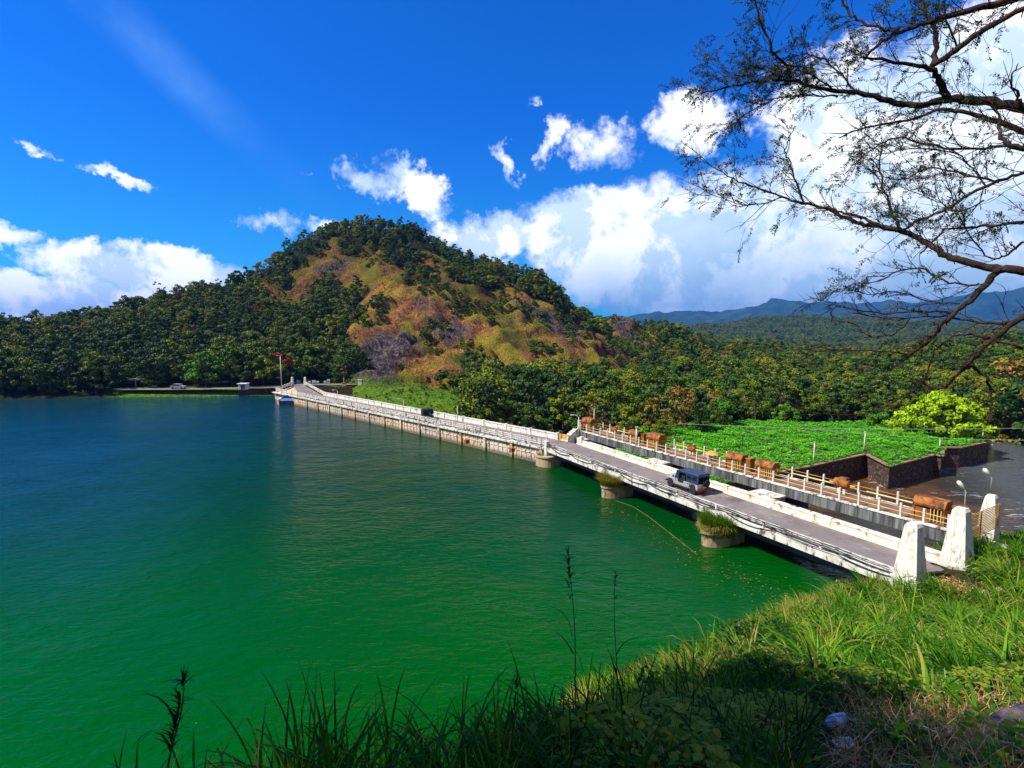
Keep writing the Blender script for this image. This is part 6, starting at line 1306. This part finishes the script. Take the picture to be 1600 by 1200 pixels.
def limb(pp, d0, d1_, r0, r1, dens=.5, sp=.085, tl=(.22, .6), lev=1, start=0.0, wind=(-.35, 0, .12)):
    n = len(pp); P_ = [PD(a, b, d0+(d1_-d0)*i/(n-1)) for i, (a, b) in enumerate(pp)]; S_ = smooth_poly(P_, 5); m_ = len(S_); r0 *= .86; r1 *= .85
    S_ = [s+Vector((rnd.gauss(0, .006), rnd.gauss(0, .01), rnd.gauss(0, .006))) for s in S_]
    br_m.tube(S_, [(r0+(r1-r0)*(i/(m_-1))**.8)*rnd.uniform(.92, 1.1) for i in range(m_)], 7)
    acc = 0; nxt = sp
    for i in range(1, m_):
        seg = (S_[i]-S_[i-1]).length; acc += seg
        while nxt < acc:
            f_ = i/m_
            if f_ >= start:
                p = S_[i-1].lerp(S_[i], rnd.random()); d = (S_[i]-S_[i-1]).normalized(); side = Vector((rnd.gauss(0, 1), rnd.gauss(0, .9), rnd.gauss(0, 1))); side = side-d*side.dot(d)
                twig(p, d*rnd.uniform(.3, 1)+side.normalized()*rnd.uniform(.5, 1)+Vector(wind), rnd.uniform(*tl)*(1-.35*f_), .0055*rnd.uniform(.7, 1.2), lev, dens)
            nxt += sp*rnd.uniform(.6, 1.4)
    return S_
TR = Vector((9.5, 5.2, 19.0))
# main scaffold limbs (right edge inwards)
limb([(1800, 250), (1700, 190), (1600, 168), (1540, 160), (1480, 156), (1440, 165), (1400, 160), (1340, 146), (1290, 140), (1235, 126), (1160, 131), (1095, 146)], 5.4, 6.6, .075, .010, .55, .075, start=.25)
limb([(1480, 156), (1465, 120), (1452, 106), (1400, 98), (1345, 90)], 5.8, 5.6, .045, .012, .6, .08)
limb([(1456, 104), (1462, 70), (1458, 40), (1440, 5), (1435, -40)], 5.8, 6.2, .032, .018, .5, .09)
limb([(1456, 104), (1495, 78), (1540, 45), (1600, 14), (1660, -20)], 5.8, 5.2, .035, .03, .35, .10)
limb([(1680, -30), (1570, 2), (1500, 20), (1450, 35), (1400, 52), (1370, 72), (1350, 92)], 5.0, 5.8, .045, .012, .6, .07)
limb([(1400, 50), (1370, 42), (1340, 30), (1318, 5), (1300, -40)], 5.5, 6, .018, .012, .7, .06)
limb([(1237, 124), (1230, 105), (1210, 85), (1195, 50), (1183, 15), (1178, -30)], 6.4, 6.2, .022, .010, .65, .07)
limb([(1335, 145), (1320, 120), (1290, 95), (1260, 85), (1220, 92)], 6.1, 6.4, .014, .005, .95, .05)
limb([(1300, 140), (1270, 118), (1240, 102), (1180, 118), (1125, 120), (1085, 150)], 6.2, 6.8, .012, .005, .9, .05)
limb([(1310, 150), (1270, 150), (1220, 152), (1180, 170), (1145, 195)], 6.2, 6.6, .012, .004, 1.0, .05)
limb([(1700, 240), (1600, 204), (1545, 186), (1500, 174), (1465, 172), (1420, 188), (1350, 200), (1310, 215)], 5.2, 6.0, .038, .008, .35, .09)
limb([(1700, 250), (1600, 232), (1575, 224), (1562, 205), (1560, 180), (1545, 150)], 4.9, 5.3, .04, .006, .2, .12)
limb([(1590, 226), (1520, 233), (1450, 226), (1400, 215), (1360, 235), (1330, 260)], 5.2, 6.0, .018, .004, .45, .07)
limb([(1640, 190), (1600, 168), (1590, 150), (1580, 125), (1592, 100)], 5.2, 5.1, .026, .005, .2, .1)
limb([(1495, 78), (1480, 30), (1476, -20)], 5.8, 5.6, .012, .008, .5, .08)
# lower scaffold
lowm = [(1900, 470), (1700, 440), (1600, 424), (1560, 420), (1515, 411), (1480, 399), (1450, 382), (1410, 362), (1365, 353), (1330, 345), (1290, 326), (1245, 316), (1210, 303), (1165, 288), (1120, 265), (1088, 238)]
limb(lowm, 4.6, 6.6, .06, .004, .40, .075, start=.3)
limb([(1405, 360), (1375, 352), (1345, 340), (1315, 330), (1290, 324)], 5.4, 5.9, .022, .012, .2, .12)
limb([(1258, 320), (1245, 285), (1235, 255), (1228, 235), (1240, 200)], 6.0, 6.2, .014, .006, .35, .06)
limb([(1225, 308), (1180, 320), (1130, 312), (1085, 286)], 6.2, 6.7, .009, .004, .35, .06)
limb([(1405, 360), (1395, 335), (1382, 300), (1375, 260), (1378, 225)], 5.6, 5.9, .020, .008, .40, .07)
limb([(1700, 265), (1600, 272), (1560, 283), (1520, 300), (1480, 325), (1430, 348), (1405, 362)], 4.9, 5.6, .020, .014, .40, .08)
limb([(1560, 285), (1500, 270), (1450, 262), (1410, 280), (1370, 275)], 5.2, 6.0, .013, .005, .45, .07)
limb([(1700, 330), (1600, 345), (1560, 352), (1520, 355), (1478, 360), (1440, 395)], 4.9, 5.6, .022, .010, .30, .09)
limb([(1540, 292), (1500, 245), (1440, 232), (1380, 240)], 5.4, 6.0, .010, .004, .5, .06)
limb([(1600, 375), (1570, 400), (1540, 398), (1500, 340), (1470, 250)], 5.0, 6.0, .014, .005, .35, .09)
limb([(1540, 312), (1500, 330), (1470, 318), (1440, 305)], 5.3, 5.8, .010, .004, .7, .05)
# branch that drops from the lower scaffold
limb([(1560, 421), (1545, 440), (1515, 470), (1490, 490), (1465, 515), (1448, 535), (1422, 555), (1400, 572)], 4.7, 5.2, .036, .012, .06, .10, tl=(.15, .5), wind=(-.3, 0, -.05))
limb([(1488, 490), (1440, 486), (1390, 490), (1340, 484), (1300, 474), (1265, 464)], 5.0, 5.8, .013, .004, .08, .09, tl=(.12, .4), wind=(-.5, 0, .1))
limb([(1600, 492), (1560, 525), (1530, 550), (1505, 575), (1480, 600), (1462, 605), (1425, 590)], 4.4, 5.0, .030, .010, .05, .10, tl=(.15, .5), wind=(-.3, 0, -.1))
limb([(1700, 470), (1600, 500), (1560, 505), (1510, 500), (1470, 494), (1400, 497), (1330, 488)], 4.3, 5.4, .020, .006, .06, .08, tl=(.15, .45), wind=(-.5, 0, 0))
limb([(1425, 553), (1380, 549), (1330, 548), (1270, 550), (1225, 552), (1195, 540)], 5.1, 5.6, .010, .003, .04, .14, tl=(.1, .3), wind=(-.6, 0, .05))
limb([(1330, 548), (1290, 545), (1250, 538), (1222, 530)], 5.3, 5.6, .008, .003, .04, .14, tl=(.1, .3), wind=(-.6, 0, .05))
limb([(1600, 545), (1550, 530), (1500, 522), (1460, 548), (1440, 600), (1400, 625), (1340, 648), (1240, 640)], 4.5, 5.6, .014, .004, .05, .12, tl=(.12, .4), wind=(-.4, 0, 0))
limb([(1508, 567), (1530, 580), (1545, 600), (1547, 630), (1545, 660)], 4.7, 4.7, .020, .006, .04, .16, tl=(.1, .3), wind=(0, 0, -.4))
limb([(1530, 445), (1480, 440), (1440, 420), (1400, 425), (1370, 440), (1330, 445), (1280, 470)], 4.8, 5.5, .012, .004, .25, .07, tl=(.15, .4))
limb([(1500, 475), (1450, 470), (1400, 455), (1360, 460), (1320, 452)], 4.9, 5.5, .010, .003, .25, .07, tl=(.15, .4))
limb([(1420, 498), (1400, 520), (1360, 525), (1330, 500)], 5.2, 5.5, .008, .003, .10, .08, tl=(.1, .3))
# trunk and the limbs that tie it all together, out of frame to the right
tr_m = MB(); gz0 = float(bzl(9.5, 5.2)); tr_m.tube([Vector((9.5, 5.2, gz0-.5)), Vector((9.4, 5.1, gz0+2)), Vector((9.6, 5.2, 18)), Vector((9.4, 5.0, 20)), Vector((8.6, 4.6, 22.5)), Vector((6.5, 3.6, 24.5))], [.42, .34, .30, .26, .18, .10], 12)
for pp, d_, r_ in (((1800, 250), 5.4, .085), ((1680, -30), 5.0, .06), ((1700, 250), 4.9, .05), ((1900, 470), 4.6, .075), ((1700, 330), 4.9, .04), ((1700, 265), 4.9, .04), ((1700, 470), 4.3, .035), ((1660, -20), 5.2, .05), ((1700, 240), 5.2, .05)):
    e_ = PD(pp[0], pp[1], d_); s_ = Vector((9.45, 5.1, min(20, max(17, e_.z-.8)))); tr_m.tube([s_, s_.lerp(e_, .5)+Vector((0, 0, .15)), e_], [r_*1.6, r_*1.2, r_*.85], 8)
# crown overhead (above and left of the viewpoint) that shades the near bank
crown_limbs = [(Vector((8.6, 4.6, 22.5)), Vector((2.5, 1.0, 23.2)), Vector((-10, .2, 23.4))), (Vector((8.6, 4.6, 22.5)), Vector((2.0, 2.6, 23.6)), Vector((-9.5, 3.2, 24.0))), (Vector((6.5, 3.6, 24.5)), Vector((0, 0, 24.6)), Vector((-9, -1.8, 24.4))), (Vector((6.5, 3.6, 24.5)), Vector((1, -2, 24.6)), Vector((-5, -5.0, 24)))]
for a_, b_, c_ in crown_limbs:
    tr_m.tube(smooth_poly([a_, b_, c_], 5), [.12-.009*k for k in range(11)], 7)
cl = []
for k in range(380):
    a_, b_, c_ = rnd.choice(crown_limbs); q = b_.lerp(c_, rnd.uniform(.12, 1.1))+Vector((rnd.gauss(0, 1.25), rnd.gauss(0, 1.35), rnd.uniform(-.3, .9)))
    if q.x > -4.8: continue
    if q.y > .5 and (q.z-CAMZ)/max(q.y, .1) < 1.25: continue
    cl.append(q)
for q in cl:
    n = 290; d = R.normal(size=(n, 3))*np.array([.52, .52, .22]); c = np.array(tuple(q))+d; V_, F_, T_ = leaves(c, .6, R.uniform(.09, .20, n), R.random(n), .5); lf.add((V_, F_, T_))
# leaflets
LC = np.array(LC); LD = np.array(LD); LD /= np.linalg.norm(LD, axis=1)[:, None]; n = len(LC); LT = np.array(LT)
sv = np.cross(LD, R.normal(size=(n, 3))); sv /= np.linalg.norm(sv, axis=1)[:, None]; ll = R.uniform(.020, .036, n)[:, None]
Vv = np.stack([LC, LC+LD*ll*.5+sv*ll*.20, LC+LD*ll, LC+LD*ll*.5-sv*ll*.20], 1).reshape(-1, 3); lf.add((Vv, np.arange(n*4).reshape(-1, 4), np.repeat(np.clip(LT+R.normal(0, .15, n), 0, 1), 4)))
print('leaflets', n, 'twig verts', len(tw_m.v))
tr_m.build('trunk', OB, ot, smooth=True, world=True); br_m.build('branches', OB, ot, smooth=True, world=True)
Fq4 = [f for f in tw_m.f if len(f) == 4]; mesh_np('twigs', np.array(tw_m.v), np.array(Fq4), OB, ot, True, local=False)
lf.build('foliage', OLF, ot, local=False)
# haze: one even volume round everything
hb = MB(); hb.box((0, 1500, 240), (17500, 16500, 580)); hzo = hb.build('haze', None)
hm = bpy.data.materials.new('haze_air'); hm.use_nodes = True; ht = NT(hm.node_tree); ho = ht.new('ShaderNodeOutputMaterial'); pv = ht.new('ShaderNodeVolumePrincipled')
pv.inputs['Color'].default_value = (.07, .33, 1.0, 1); pv.inputs['Density'].default_value = .00010; pv.inputs['Anisotropy'].default_value = .2
ht.l.new(pv.outputs[0], ho.inputs['Volume']); hzo.data.materials.append(hm); tag(hzo, kind='stuff')
